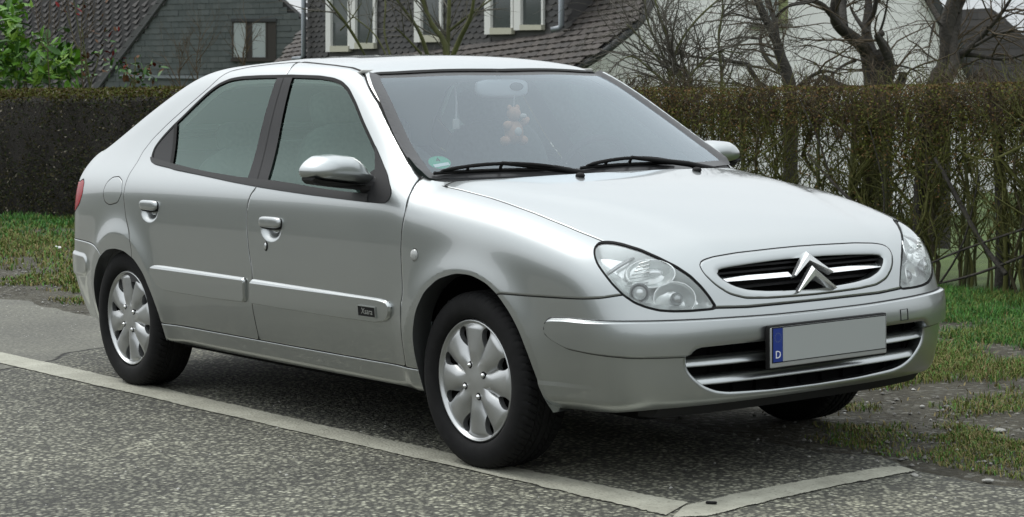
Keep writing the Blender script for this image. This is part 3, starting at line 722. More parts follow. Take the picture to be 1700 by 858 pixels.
# ---- door handle recesses
def recess(door, c, rx, rz):
    x0, z0 = c
    e = lambda V: (1-np.sqrt(((V[:, 0]-x0)/rx)**2+(np.minimum(V[:, 2]-z0, 0)/rz)**2+(np.maximum(V[:, 2]-z0, 0)/.03)**2))*rz
    pf, dp = stepprof(-.024, 0, rz*.75)
    return emboss(door, e, pf, dp, [0]+[rz*.75*k/6 for k in range(1, 7)])
HANDLES = [((-2.245, .775), 'r'), ((-1.235, .748), 'f')]
rdoor = recess(rdoor, HANDLES[0][0], .085, .052)
fdoor = recess(fdoor, HANDLES[1][0], .085, .055)

# ---- build panels
put('body_shell', both(shell), PAINT, car)
put('wheel_arch_lip', both(lipm), PAINT, car)
hood_o = put('bonnet', join(both(hood), grille_lip, mirror(grille_lip)), PAINT, car)
put('grille_surround', both(gsurr), PAINT, hood_o)
fbump_o = put('front_bumper', join(both(fbump), intake_lip, mirror(intake_lip)), PAINT, car)
rbump_o = put('rear_bumper', both(rbump), PAINT, car)
tgate_o = put('tailgate', both(tgate), PAINT, car)
doors = {}
for sgn in (0, 1):
    mm = mirror if sgn else (lambda m: m)
    put('fender', mm(fender), PAINT, car)
    doors['f', sgn] = put('front_door', mm(fdoor), PAINT, car)
    doors['r', sgn] = put('rear_door', mm(rdoor), PAINT, car)
    put('sill', mm(sill), PAINT, car)
    tl = put('tail_lamp', mm(tail), M_RED, car)
put('fuel_flap', flap, PAINT, car)

# ---- side glazing
def side_parts():
    s = side; out = {}
    rim, _ = None, None
    bf = cxz('bpil_front'); br = cxz('bpil_rear'); o = np.argsort(bf[:, 1]); bf = bf[o]; o = np.argsort(br[:, 1]); br = br[o]; bgs = bg[bg[:, 1] > .85]; bgs = bgs[np.argsort(bgs[:, 1])]
    # lean of the pillar edges is taken as smooth curves of height
    fx = Spl([.90, 1.05, 1.2, 1.35], [-1.305, -1.372, -1.43, -1.478]); rx = Spl([.90, 1.05, 1.2, 1.35], [-1.462, -1.522, -1.566, -1.59]); gx = Spl([.90, 1.05, 1.2, 1.40], [-1.385, -1.455, -1.505, -1.552])
    zt = Spl([-2.5, -2.2, -1.46, -1.23, -.9, -.4], [1.005, .975, .928, .922, .905, .893])
    sl = lambda V: V[:, 0]-np.interp(V[:, 2], [.87, .95, 1.07, 1.2], [-.585, -.60, -.70, -.80])
    sail, s = clip(s, sl(s[0]))
    belt, s = clip(s, zt(s[0][:, 0])-s[0][:, 2])
    ring, s = clip(s, .0115-f_dlo(s[0]))
    front, rear = clip(s, s[0][:, 0]-gx(s[0][:, 2]))
    fg, pf = clip(front, front[0][:, 0]-fx(front[0][:, 2]))
    pr, rg = clip(rear, s_ := (rear[0][:, 0]-rx(rear[0][:, 2])))
    # fixed triangle behind the rear pane and its divider
    L = lambda V: (V[:, 0]-(-2.165+(-2.305+2.165)*(V[:, 2]-.975)/(1.16-.975)))
    rgl, tri = clip(rg, L(rg[0])-.014); bar, tri = clip(tri, L(tri[0])+.014)
    # mirror corner of the front pane
    fgl = fg
    return belt, ring, fgl, pf, pr, rgl, bar, tri, sail
belt, ring, fgl, pf_, pr_, rgl, bar_, tri_, sail_ = side_parts()
beltF, beltR = clip(belt, belt[0][:, 0]+1.385)
for sgn in (0, 1):
    mm = mirror if sgn else (lambda m: m)
    fd, rd = doors['f', sgn], doors['r', sgn]
    put('window_rubber', mm(join(ring, offs(bar_, .001))), M_BLACK, car)
    put('window_pane', mm(offs(fgl, -.005)), M_GLASS_S, fd)
    put('window_pane', mm(offs(rgl, -.005)), M_GLASS_S, rd)
    put('corner_pane', mm(offs(tri_, -.002)), M_PILLAR, rd)
    put('pillar_cover', mm(offs(pf_, .001)), M_PILLAR, fd)
    put('pillar_cover', mm(offs(pr_, .001)), M_PILLAR, rd)
    put('belt_strip', mm(offs(beltF, .006)), M_BELT, fd)
    put('belt_strip', mm(offs(beltR, .006)), M_BELT, rd)
    put('mirror_corner', mm(offs(sail_, .003)), M_PLAST, fd)
# joint between the two pillar covers
gx = Spl([.90, 1.05, 1.2, 1.40], [-1.385, -1.455, -1.505, -1.552])
pj = join(pf_, pr_); q = clip(pj, .0025-np.abs(pj[0][:, 0]-gx(pj[0][:, 2])))[0]
SEAMS.append(offs(q, .0022))
q = clip(belt, .0025-np.abs(belt[0][:, 0]+1.385))[0]; SEAMS.append(offs(q, .0072))

# ---- windscreen: header seal, border, pane, scuttle
hdr = np.vstack([WS[:6]]); hx = Spl(hdr[:, 1], hdr[:, 0])
top_s = lambda V: hx(np.abs(V[:, 1]))+.022-V[:, 0]
sidel = WS[5:12]; sy = Spl(sidel[:, 0], sidel[:, 1])
scut_s = lambda V: V[:, 0]-(KP['W'][0]+.060-KP['W'][3]*V[:, 1]**2)
# the pane runs on below the bonnet edge: fold the scuttle down onto the plane of the glass
w_plane = lambda x, y: KP['W'][1]+KP['W'][2]*(KP['W'][0]-x-KP['W'][3]*y*y)
for c_ in (0., .02, .04): screen = join(*clip(screen, screen[0][:, 0]-(KP['W'][0]+c_-KP['W'][3]*screen[0][:, 1]**2)))
V, N, F = screen; rise = np.clip(g_ws(V)/.03, 0, 1)
zz = np.where(V[:, 0] > -.62, np.maximum(np.minimum(V[:, 2], w_plane(V[:, 0], V[:, 1])), V[:, 2]-.052*rise), V[:, 2])
V2 = V.copy(); V2[:, 2] = zz; N2 = geo_normals((V2, N, F))[1]; k_ = (V[:, 0] > KP['W'][0]-.06-KP['W'][3]*V[:, 1]**2)[:, None]
nw = np.stack([np.full(len(V), KP['W'][2]), 2*KP['W'][2]*KP['W'][3]*V[:, 1], np.ones(len(V))], 1); nw /= np.linalg.norm(nw, axis=1, keepdims=True)
screen = (V2, np.where(k_, nw, N), F)
scut, scr = clip(screen, scut_s(screen[0]))
seal, scr = clip(scr, top_s(scr[0]))
side_s = lambda V: .040+.004*np.clip((1.3-V[:, 2])/.3, 0, 1)-(sy(V[:, 0])-np.abs(V[:, 1]))
lowb = lambda V: V[:, 0]-(KP['W'][0]+.028-KP['W'][3]*V[:, 1]**2)
brd, scr = clip(scr, np.maximum(np.maximum(side_s(scr[0]), top_s(scr[0])+.030), lowb(scr[0])))
put('screen_seal', both(offs(seal, .003)), M_BLACK, car)
ts_ = np.clip(side_s(brd[0])/.040, 0, 1)*np.clip((-.30-brd[0][:, 0])/.1, 0, 1)
brd = geo_normals((brd[0]+brd[1]*(.020*ts_-.001)[:, None], brd[1], brd[2]))
put('screen_border', both(brd), M_FRIT, car)
def pillar_trim(sg):
    b = MB(); P = []
    for x in np.linspace(-.975, -.42, 24):
        y = float(sy(x)); z = 1.6
        for _ in range(40):                                     # drop onto the shell
            z -= float(BODY(np.array([[x, y, z]]))[0])*.6
        g = grad(BODY, np.array([[x, y, z]]))[0]; g /= np.linalg.norm(g); P.append((x+g[0]*.010, sg*(y+g[1]*.010), z+g[2]*.010))
    b.tube(P, [.002]+[.010]*22+[.002], 10); b.build('pillar_trim', PAINT, car, smooth=True)
pillar_trim(1)
put('windscreen', both(offs(scr, -.001)), M_GLASS_F, car)
V, N, F = scut
put('scuttle_panel', both(geo_normals((V-np.array([0, 0, .004]), N, F))), M_PLAST, car)
edge, pane = clip(rscreen, .03-f_rw(rscreen[0]))
put('screen_border', both(offs(edge, -.002)), M_FRIT, car)
put('rear_screen', both(offs(pane, -.002)), M_GLASS_S, tgate_o)

# ---- lining and structure seen through the glass
lin = clip(HALF, HALF[0][:, 2]-.45)[0]; lin = clip(lin, -.36-lin[0][:, 0])[0]
for fn in (f_dlo, g_ws, lambda V: np.minimum(f_rw(V), (V[:, 2]-.98)*4)): lin = clip(lin, fn(lin[0])-.012)[1]
up, lowl = clip(lin, lin[0][:, 2]-1.02)
put('headlining', both(flip(offs(up, -.035))), M_LINE, car)
put('door_lining', both(flip(offs(lowl, -.035))), M_DASH, car)
inn = MB()
inn.box((-1.5, 0, .30), (2.6, 1.50, .04)); inn.box((-2.75, 0, .72), (.85, 1.2, .03)); inn.box((-.30, 0, .62), (.04, 1.4, .62))
inn.build('cabin_floor', M_DASH, car)
und = MB()
und.box((-1.25, 0, .215), (1.86, 1.44, .03)); und.box((.12, 0, .222), (.9, 1.10, .03)); und.box((.52, 0, .250), (.30, 1.0, .03)); und.box((-2.75, 0, .27), (.8, .96, .04))
und.box((0, 0, .45), (.5, .95, .35)); und.box((-2.54, 0, .45), (.5, .95, .3)); und.box((.52, 0, .40), (.25, 1.1, .26))
und.build('underbody', M_WELL, car)
for cx in (0., -2.54):
    for sg in (-1, 1):
        rl = .372 if cx == 0 else .366
        pr = [(rl, 0), (rl, .24), (.0, .24)]
        V, F = lathe(pr, 64, np.array([cx+(.015 if cx == 0 else 0), sg*.735, .31]), np.array([1., 0, 0]), np.array([0, 0, 1.]), np.array([0, -sg*1., 0]))
        k = V[:, 2] > .27
        F = F[k[F].all(1)]
        mesh('wheel_liner', V, F, M_WELL, car)
# ---- seam mesh
put('panel_seam', both(join(*SEAMS)), M_SEAM, car)

# ---------------------------------------------------------------- car parts standing on the shell
def bis(P0, d, lo, hi, n=40):
    P0 = np.asarray(P0, float); d = np.asarray(d, float); lo = np.full(len(P0), float(lo)); hi = np.full(len(P0), float(hi))
    for _ in range(n):
        m = (lo+hi)/2; o = BODY(P0+m[:, None]*d) > 0
        lo = np.where(o, m, lo); hi = np.where(o, hi, m)
    return P0+hi[:, None]*d
def on_side(x, z): return bis(np.array([[x, -1.1, z]]), [0, 1, 0], 0, .9)[0]
def on_top(x, y): return bis(np.array([[x, y, 1.6]]), [0, 0, -1], 0, 1.2)[0]
def on_front(y, z): return bis(np.array([[1.1, y, z]]), [-1, 0, 0], 0, 1.)[0]
def nrm(p):
    g = grad(BODY, np.asarray(p, float)[None])[0]; return g/np.linalg.norm(g)
def frame(n, up=(0, 0, 1.)):
    """axes (right, up, out) on a surface with normal n"""
    n = np.asarray(n, float); u = np.asarray(up, float)-n*np.dot(up, n); u /= np.linalg.norm(u)
    return np.array([np.cross(u, n), u, n])
def mir(o, parent=None, name=None):
    """mirrored twin on the other side of the car"""
    me = o.data.copy(); n = len(me.vertices); c = np.empty(n*3, np.float32); me.vertices.foreach_get('co', c); c = c.reshape(-1, 3)
    c[:, 1] *= -1; me.vertices.foreach_set('co', c.ravel()); me.flip_normals(); me.update()
    q = bpy.data.objects.new(o.name.split('.')[0], me)
    return lnk(q, parent or o.parent)
def text_mesh(body, size, P, ax, mat_, name, parent, depth=.0006, align='CENTER', shear=0.0):
    cu = bpy.data.curves.new(name, 'FONT'); cu.body = body; cu.size = size; cu.align_x = align; cu.align_y = 'CENTER'; cu.extrude = depth; cu.shear = shear; cu.resolution_u = 3
    t = bpy.data.objects.new('t', cu); COL.objects.link(t)
    dg = bpy.context.evaluated_depsgraph_get(); me = bpy.data.meshes.new_from_object(t.evaluated_get(dg))
    bpy.data.objects.remove(t)
    me.transform(Matrix(((*[ax[k][0] for k in range(3)], P[0]), (*[ax[k][1] for k in range(3)], P[1]), (*[ax[k][2] for k in range(3)], P[2]), (0, 0, 0, 1))))
    me.materials.clear(); me.materials.append(mat_); me.name = name
    return lnk(bpy.data.objects.new(name, me), parent)

# ---- wheels
WR, WC = .2975, .2955
def tyre_mesh():
    prof = [(.205, -.062), (.208, -.078), (.214, -.088), (.225, -.0945), (.240, -.0975), (.255, -.0972), (.268, -.0945), (.278, -.090), (.2855, -.0845), (.2915, -.077), (.2945, -.0705)]
    ys = np.linspace(-.070, .070, 57)
    tr = [(WR-.0028*(abs(y)/.07)**3, y) for y in ys]
    full = prof+tr[1:-1]+[(r, -y) for r, y in prof[::-1]]
    n = 540; P = np.array(full); m = len(P); th = np.linspace(0, 2*np.pi, n, endpoint=False)
    Rr = np.repeat(P[:, :1], n, 1); Yy = np.repeat(P[:, 1:2], n, 1)
    isT = np.abs(Yy) < .0715
    gr = np.zeros_like(Rr)
    for g in (-.040, -.013, .014, .041): gr = np.maximum(gr, (np.abs(Yy-g) < .0036)*1.0)
    ph = (th[None]*72/(2*np.pi)+np.where(np.abs(Yy) > .04, Yy*18, Yy*55)) % 1.0
    lat = ((ph < .16) & (np.abs(Yy) > .014))*.8
    Rr = Rr-isT*np.maximum(gr, lat)*.0065
    sh = (np.abs(Yy) > .0715) & (Rr > .280); Rr = Rr-sh*((th[None]*72/(2*np.pi)+Yy*18) % 1.0 < .16)*.003
    V = np.stack([Rr*np.cos(th), Yy, Rr*np.sin(th)], -1).reshape(-1, 3)
    V[:, 2] = np.maximum(V[:, 2], -WC+.0005)
    i, k = np.meshgrid(np.arange(m-1), np.arange(n), indexing='ij')
    F = np.stack([i*n+k, i*n+(k+1) % n, (i+1)*n+(k+1) % n, (i+1)*n+k], -1).reshape(-1, 4)
    return V, F
TV, TF = tyre_mesh()
def cover_mesh(rot):
    """eight rounded petals, eight vents, four nut pockets; outer face towards -y"""
    nt, nr = 384, 64; Rm = .2065
    th = np.linspace(0, 2*np.pi, nt, endpoint=False); rs = np.linspace(0, 1, nr)**.85*Rm
    r, t = np.meshgrid(rs, th, indexing='ij')
    a = ((t-rot+np.pi/8) % (np.pi/4))-np.pi/8; w = np.abs(a)/(np.pi/8)
    g = np.clip((r-.045)/.06, 0, 1)*np.clip((.196-r)/.022, 0, 1)
    g = g*g*(3-2*g)
    petal = (np.sqrt(np.clip(1-(w*.99)**2, 0, 1))-.70)*.031*g
    dish = -.010*np.clip(r/.19, 0, 1)**2+.004*np.exp(-(r/.04)**2)
    rim = .013*np.exp(-((r-.201)/.0055)**2)-np.clip((r-.203)/.004, 0, 1)*.008
    D = dish+petal+rim
    V = np.stack([r*np.cos(t), -D, r*np.sin(t)], -1).reshape(-1, 3)
    i, k = np.meshgrid(np.arange(nr-1), np.arange(nt), indexing='ij')
    F = np.stack([i*nt+k, (i+1)*nt+k, (i+1)*nt+(k+1) % nt, i*nt+(k+1) % nt], -1).reshape(-1, 4)
    F = np.concatenate([F[:, [0, 1, 2]], F[:, [0, 2, 3]]])
    m = geo_normals((V, V*0, F))
    if m[1][:, 1].mean() > 0: m = flip(m)
    segs = []
    for q in range(8):
        c = rot+np.pi/8+q*np.pi/4
        e = lambda V: 1-np.sqrt((((V[:, 0]*np.cos(c)+V[:, 2]*np.sin(c))-.155)/.0355)**2+((-V[:, 0]*np.sin(c)+V[:, 2]*np.cos(c))/(.0185*(1+.55*np.clip(((V[:, 0]*np.cos(c)+V[:, 2]*np.sin(c))-.157)/.031, -1, 1))))**2)
        _, m, sg, sn = clip(m, e(m[0]), edge=True); segs.append(skirt(sg, sn, (0, .02, 0)))
    for q in range(4):
        c = rot+np.pi/8+q*np.pi/2; cx_, cz_ = .056*np.cos(c), .056*np.sin(c)
        e = lambda V: .0128-np.hypot(V[:, 0]-cx_, V[:, 2]-cz_)
        _, m, sg, sn = clip(m, e(m[0]), edge=True); segs.append(skirt(sg, sn, (0, .012, 0)))
    return m, join(*segs)
def wheel(cx, sg, first):
    w = bpy.data.objects.new('wheel', None); w.empty_display_size = .1; lnk(w, car)
    w.location = (cx, sg*.716, WC)
    if sg > 0: w.rotation_euler = (0, 0, math.pi)
    w2 = w
    if first:
        ty = mesh('tyre', TV, TF, M_TYRE, w); ty.data.set_sharp_from_angle(angle=R(40))
        for rot, key in ((R(92), 'f'), (R(100), 'r')):
            cm, sk = cover_mesh(rot)
            off = np.array([0, -.082, 0])
            KIT[key] = (cm, sk, rot)
        KIT['tyre'] = ty.data
    else: lnk(bpy.data.objects.new('tyre', KIT['tyre']), w)
    key = 'f' if cx == 0 else 'r'
    if key+'c' not in KIT:
        cm, sk, rot = KIT[key]; off = np.array([0, -.080, 0])
        o = put('wheel_cover', join((cm[0]+off, cm[1], cm[2]), (sk[0]+off, sk[1], sk[2])), M_CAP, w); KIT[key+'c'] = o.data
        nb = MB(); nb.sph((0, 0, 0), (.0078, .010, .0078), 12, 8); on = nb.build('wheel_nut', M_CHROME, w, smooth=True); KIT[key+'nd'] = on.data; bpy.data.objects.remove(on)
        V, F = lathe([(0, .030), (.2, .030), (.207, .060), (.204, .065), (.18, .036), (0, .036)], 48, np.zeros(3), np.array([1., 0, 0]), np.array([0, 0, 1.]), np.array([0, -1., 0]))
        ob = mesh('brake_disc', V, F, M_WELL, w); KIT[key+'b'] = ob.data
    else:
        for nme, kk in (('wheel_cover', 'c'), ('brake_disc', 'b')):
            lnk(bpy.data.objects.new(nme, KIT[key+kk]), w)
    rot = KIT[key][2]
    for q in range(4):
        c = rot+np.pi/8+q*np.pi/2; lnk(bpy.data.objects.new('wheel_nut', KIT[key+'nd']), w).location = (.056*np.cos(c), -.080, .056*np.sin(c))
    return w
KIT = {}
wheel(0., -1, True); wheel(0., 1, False); wheel(-2.54, -1, False); wheel(-2.54, 1, False)

# ---- side mouldings
def patch(Q, proj, hfun, levels, ymin=.3, smooth=2, step=.008):
    f = region(Q, proj, ymin=ymin, smooth=smooth, step=step)
    m = clip(HALF, f(HALF[0])+.0)[0]; m2, sg, sn = None, None, None
    parts = []
    rest = m
    for l in levels:
        hi, lo = clip(rest, f(rest[0])-l); parts.append(lo); rest = hi
    parts.append(rest)
    return parts, f
def moulding(Q, name, door, tophi=.015):
    f = region(Q, XZ, ymin=.3, smooth=2, step=.008)
    m, _, sg, sn = clip(HALF, f(HALF[0]), edge=True)
    m2 = []
    zt = lambda V: V[:, 2]
    q = resample(Q, .008, smooth=2); ztop = q[:, 1].max()
    prof = lambda V: .014*np.clip(np.clip(f(V), 0, 1)/.006, 0, 1)**.6*(.45+.55*np.clip((ztop-V[:, 2])/tophi, 0, 1))
    for l in (.0012, .003, .006):
        hi, lo = clip(m, f(m[0])-l); m2.append(lo); m = hi
    lo, hi = clip(m, (ztop-tophi)-m[0][:, 2])
    out = []
    edgeband = join(*m2); V, N, F = edgeband; out.append(geo_normals((V+N*prof(V)[:, None], N, F)))
    for p in (lo, hi):
        V, N, F = p; out.append(geo_normals((V+N*prof(V)[:, None], N, F)))
    return put(name, join(*out), PAINT, door)
MR = np.array([(-2.235, .525), (-2.225, .545), (-2.20, .552), (-2.0, .551), (-1.7, .549), (-1.425, .547), (-1.44, .45), (-1.7, .445), (-2.0, .446), (-2.12, .449), (-2.18, .465), (-2.215, .495)])
MF = np.array([(-1.385, .546), (-1.1, .543), (-.8, .540), (-.50, .536), (-.445, .532), (-.425, .518), (-.425, .50), (-.435, .475), (-.46, .458), (-.52, .448), (-.8, .446), (-1.1, .447), (-1.40, .449)])
for Q, nm, k in ((MR, 'side_moulding', 'r'), (MF, 'side_moulding', 'f')):
    o = moulding(Q, nm, doors[k, 0]); mir(o, doors[k, 1])
p = on_side(-.56, .487); n = nrm(p); ax = frame(n)
pb = p+n*.0155
b = MB(); b.box(pb-n*.004, (.105, .034, .010), ax); b.build('badge_plate', M_BLACK, doors['f', 0])
text_mesh('Xsara', .030, pb+n*.0014, ax, M_SATIN, 'badge_text', doors['f', 0], shear=.15)
bf_ = MB()
for q, d_ in (((0, .0185), (.111, .0028)), ((0, -.0185), (.111, .0028)), ((.054, 0), (.0028, .034)), ((-.054, 0), (.0028, .034))):
    bf_.box(pb+ax[0]*q[0]+ax[1]*q[1], (*d_, .006), ax)
bf_.build('badge_rim', PAINT, doors['f', 0])

# ---- handles, lock, repeater
for (hx_, hz_), k in HANDLES:
    p = on_side(hx_, hz_+.022); n = nrm(p); ax = frame(n)
    b = MB(); b.sph(p+n*.002, (.078, .0215, .016), 28, 14, ax, e=.55)
    o = b.build('door_handle', PAINT, doors[k, 0], smooth=True); mir(o, doors[k, 1])
    b = MB(); b.sph(p+n*.000-ax[1]*.003, (.0815, .0245, .006), 28, 10, ax, e=.5)
    o = b.build('handle_gasket', M_BLACK, doors[k, 0], smooth=True); mir(o, doors[k, 1])
p = on_side(-1.268, .678); n = nrm(p); ax = frame(n)
b = MB(); b.sph(p, (.013, .019, .005), 20, 10, ax); b.build('door_lock', M_BLACK, doors['f', 0], smooth=True)
b = MB(); b.sph(p+n*.002, (.0085, .014, .005), 20, 10, ax); b.build('lock_barrel', M_SATIN, doors['f', 0], smooth=True)
M_CLEAR = mat('clear_lens', (.36, .37, .36), .2, 0, .4, noise=(120, .15))
p = on_side(-.283, .70); n = nrm(p); ax = frame(n)
b = MB(); b.sph(p, (.0235, .0235, .003), 24, 8, ax); o = b.build('lens_gasket', M_BLACK, car, smooth=True); mir(o)
b = MB(); b.sph(p+n*.001, (.0205, .0205, .010), 24, 10, ax); o = b.build('side_repeater', M_CLEAR, car, smooth=True); mir(o)

# ---- door mirrors
OUT = np.array([(-1.030, .979), (-1.025, .995), (-1.006, 1.015), (-.974, 1.034), (-.913, 1.039), (-.848, 1.032), (-.816, 1.013), (-.795, .988), (-.780, .968), (-.751, .952), (-.757, .935), (-.772, .921), (-.84, .929), (-.908, .938), (-1.000, .952), (-1.024, .963)])
OQ = resample(OUT, .006, smooth=3)
def mirror_body():
    c = np.array([-.90, .985]); nr = 14; n = len(OQ); V = []; F = []
    for i in range(nr+1):
        r = i/nr; x = -.668+.082*math.sqrt(max(1-r**4, 0))
        for k in range(n):
            q = c+(OQ[k]-c)*r
            V.append((x+.035*(q[0]+.90)-3.5*(q[1]-.985)**2*(1-r**8), q[0], q[1]))
    F = [(i*n+k, i*n+(k+1) % n, (i+1)*n+(k+1) % n, (i+1)*n+k) for i in range(nr) for k in range(n)]
    V2 = [(-.700+.035*(OQ[k][0]+.90), OQ[k][0], OQ[k][1]) for k in range(n)]
    b0 = len(V); V += V2; F += [(nr*n+k, nr*n+(k+1) % n, b0+(k+1) % n, b0+k) for k in range(n)]
    F.append(tuple(b0+k for k in range(n)))
    return np.array(V), F
MV, MF_ = mirror_body()
mo = mesh('mirror_housing', MV, MF_, PAINT, doors['f', 0])
bm = bmesh.new(); bm.from_mesh(mo.data); bmesh.ops.recalc_face_normals(bm, faces=bm.faces); bm.to_mesh(mo.data); bm.free()
mo.data.set_sharp_from_angle(angle=R(50)); mir(mo, doors['f', 1])
# black lower shell and foot
lo_i = [k for k in range(len(OQ)) if OQ[k][1] < .962]
lo_i.sort(key=lambda k: OQ[k][0])
b = MB(); P1 = [(-.690+.035*(OQ[k][0]+.9), OQ[k][0]-.001, OQ[k][1]+.002) for k in lo_i]
up_ = []; dn_ = []
for k in lo_i:
    y, z = OQ[k]; dz = .016*min(1, (y+1.035)/.03)
    up_.append((y, z+.001)); dn_.append((y, z-dz))
pts = []
for x0, x1 in ((-.598, -.70),):
    ring = lambda x, s: [(x+.035*(y+.9), y, z) for y, z in up_]+[(x+.035*(y+.9)+s, y, z) for y, z in dn_[::-1]]
    b.prism(ring(-.612, -.02), ring(-.70, 0))
b.tube([(-.650, -.80, .925), (-.615, -.775, .925), (-.585, -.75, .925)], [.032, .034, .036], 14)
p0 = on_side(-.52, .885)
b.hexa([(-.66, -.80, .898), (-.60, -.80, .905), (-.50, -.82, .875), (-.585, -.82, .872), (-.675, -.78, .955), (-.615, -.76, .965), (-.475, -.765, .94), (-.60, -.745, 1.0)])
fo = b.build('mirror_foot', M_PLAST, doors['f', 0]); mir(fo, doors['f', 1])
gb = MB(); gp_ = [(-.7035+.035*(OQ[k][0]+.9), OQ[k][0]*.94-.054, OQ[k][1]*.93+.068) for k in range(len(OQ))]
gb.add(gp_, [tuple(range(len(gp_)))]); go_ = gb.build('mirror_glass', M_CHROME, doors['f', 0]); mir(go_, doors['f', 1])

# ---- headlamps
M_LAMPB = mat('lamp_bezel', (.70, .73, .72), .3, .5)
M_BULB = mat('lamp_bulb', (.80, .83, .83), .15, .5)
M_DIM = mat('lamp_shade', (.34, .36, .36), .22, .8)
def lamp(mir_):
    k = (lambda m: mirror(m)) if mir_ else (lambda m: m)
    lens, rim = clip(lampskin, g_hl(lampskin[0])-.0055)
    L = put('headlamp', k(offs(lens, -.001)), M_LENS, car)
    put('lamp_gasket', k(offs(rim, -.003)), M_BLACK, L)
    inner, bez = clip(lens, g_hl(lens[0])-.024)
    V, N, F = bez
    put('lamp_bezel', k(geo_normals((V-N*(.004+.030*np.clip((g_hl(V)-.0055)/.0185, 0, 1))[:, None], N, F))), M_LAMPB, L)
    V, N, F = inner; s = np.clip((g_hl(V)-.024)/.05, 0, 1)
    put('lamp_reflector', k(geo_normals((V-N*(.034+.022*s)[:, None], N, F))), M_REFL, L)
    sy_ = 1 if not mir_ else -1
    def bowl(name, p, rad, dep, mat_, inset, asp=1.0, tilt=(1, -.55, .25), back=True):
        p = np.array(p); n = np.array(tilt, float); n /= np.linalg.norm(n); ax = frame(n)
        t = np.linspace(0, 1, 9)
        V, F = lathe([(rad*q, dep*q*q-dep) for q in t]+[(rad*1.05, .0), (rad*1.07, -.004)], 36, np.zeros(3), ax[0]*asp, ax[1], ax[2])
        V = V+p-n*inset; V[:, 1] *= sy_
        return mesh(name, V, F, mat_, L)
    def ball(name, p, rad, mat_, inset, tilt=(1, -.55, .25)):
        p = np.array(p); n = np.array(tilt, float); n /= np.linalg.norm(n); b = MB(); b.sph(p-n*inset, rad, 20, 12, frame(n))
        V = np.array(b.V); V[:, 1] *= sy_; b.V = V.tolist()
        return b.build(name, mat_, L, smooth=True)
    bowl('reflector_bowl', (.732, -.553, .607), .052, .04, M_REFL, .022, 1.25)
    ball('bulb_cap', (.735, -.545, .607), (.021, .021, .014), M_DIM, .032)
    bowl('reflector_bowl', (.676, -.605, .690), .044, .035, M_REFL, .026, 1.7, (1, -.7, .45))
    ball('bulb_cap', (.682, -.60, .690), (.030, .013, .012), M_BULB, .020, (1, -.7, .45))
    bowl('lamp_ring', (.690, -.662, .627), .030, .03, M_DIM, .014, 1., (1, -.6, .1))
    ball('lamp_bulb', (.690, -.662, .627), (.022, .022, .016), M_BULB, .022, (1, -.6, .1))
    b = MB()
    pp = [(.603, -.735, .684), (.614, -.710, .702), (.619, -.680, .719), (.622, -.650, .731), (.622, -.625, .740)]
    b.tube([np.array(q)-nrm(q)*.016 for q in pp], [.0045, .006, .0065, .006, .004], 8)
    V = np.array(b.V); V[:, 1] *= sy_; b.V = V.tolist(); b.build('lamp_divider', M_CAP, L, smooth=True)
    b = MB()
    for q in range(7):
        z = .655+.012*q; b.tube([np.array((.655+.004*q, -.690+.006*q, z))-nrm((.66, -.69, z))*.022, np.array((.690+.001*q, -.62, z+.010))-nrm((.69, -.62, z))*.022], .0028, 6)
    V = np.array(b.V); V[:, 1] *= sy_; b.V = V.tolist(); b.build('reflector_rib', M_REFL, L, smooth=True)
lamp(False); lamp(True)

# ---- grille and badge
bk = MB(); bk.box((.672, 0, .648), (.01, .84, .13)); bk.build('grille_back', M_WELL, hood_o)
for z in (.618, .668, .685):
    sl = MB(); sl.box((.70, 0, z), (.03, .76, .006)); sl.build('grille_slat', M_PLAST, hood_o)
def strip(P, w, name, mat_, parent, h=.010):
    """bright bar with a triangular section following P (list of points), front towards +x"""
    b = MB(); V = []; n = len(P)
    for p in P: V += [(p[0]-.02, p[1], p[2]-w/2), (p[0]+h, p[1], p[2]-w/2), (p[0]-.010, p[1], p[2]+w/2)]
    F = []
    for i in range(n-1):
        for k in range(3): F.append((i*3+k, i*3+(k+1) % 3, i*3+3+(k+1) % 3, i*3+3+k))
    F += [(2, 1, 0), (n*3-3, n*3-2, n*3-1)]
    b.add(V, F); return b.build(name, mat_, parent)
def gx_(y, z): return on_front(y, z)[0]
for sg in (-1, 1):
    ys = np.linspace(.085, .368, 14)
    strip([(gx_(y, .65)-.004-.012*(y/.37)**2, sg*y, .6515) for y in ys], .013, 'grille_bar', M_CHROME, hood_o)
M_EMBLEM = mat('emblem_chrome', (.86, .87, .87), .24, .85)
def chevron(apex, foot, wid, th, thk, name):
    """one half-ridge chevron: outline in the nose plane with a raised ridge"""
    za, zf = apex, foot
    def P(y, z, d):
        p = on_front(y, min(z, .715)); nn = np.array([.90, 0, .42]); q = np.array([np.interp(z, [.58, .62, .66, .70, .73], [.800, .790, .775, .752, .732]), y, z]); return q+nn*d
    b = MB()
    for sg in (-1, 1):
        o1, o2 = (0, za), (sg*wid, zf); i1, i2 = (0, za-th), (sg*wid*.93, zf-.004)
        d_ = np.array([o2[0]-o1[0], o2[1]-o1[1]]); 
        r1 = (0, za-th*.40); r2 = (sg*wid*.985, zf-.002)
        t0 = [P(*o1, .004), P(*r1, thk), P(*i1, .004), P(*i1, -.02), P(*o1, -.02)]
        t1 = [P(*o2, .002), P(*r2, thk*.45), P(*i2, .002), P(*i2, -.02), P(*o2, -.02)]
        V = t0+t1; F = [(k, (k+1) % 5, 5+(k+1) % 5, 5+k) for k in range(5)]+[(0, 1, 2, 3, 4), (9, 8, 7, 6, 5)]
        if sg > 0: F = [f[::-1] for f in F]
        b.add(V, F)
    return b.build(name, M_EMBLEM, hood_o)
chevron(.717, .650, .089, .027, .011, 'chevron')
chevron(.673, .599, .089, .032, .011, 'chevron')

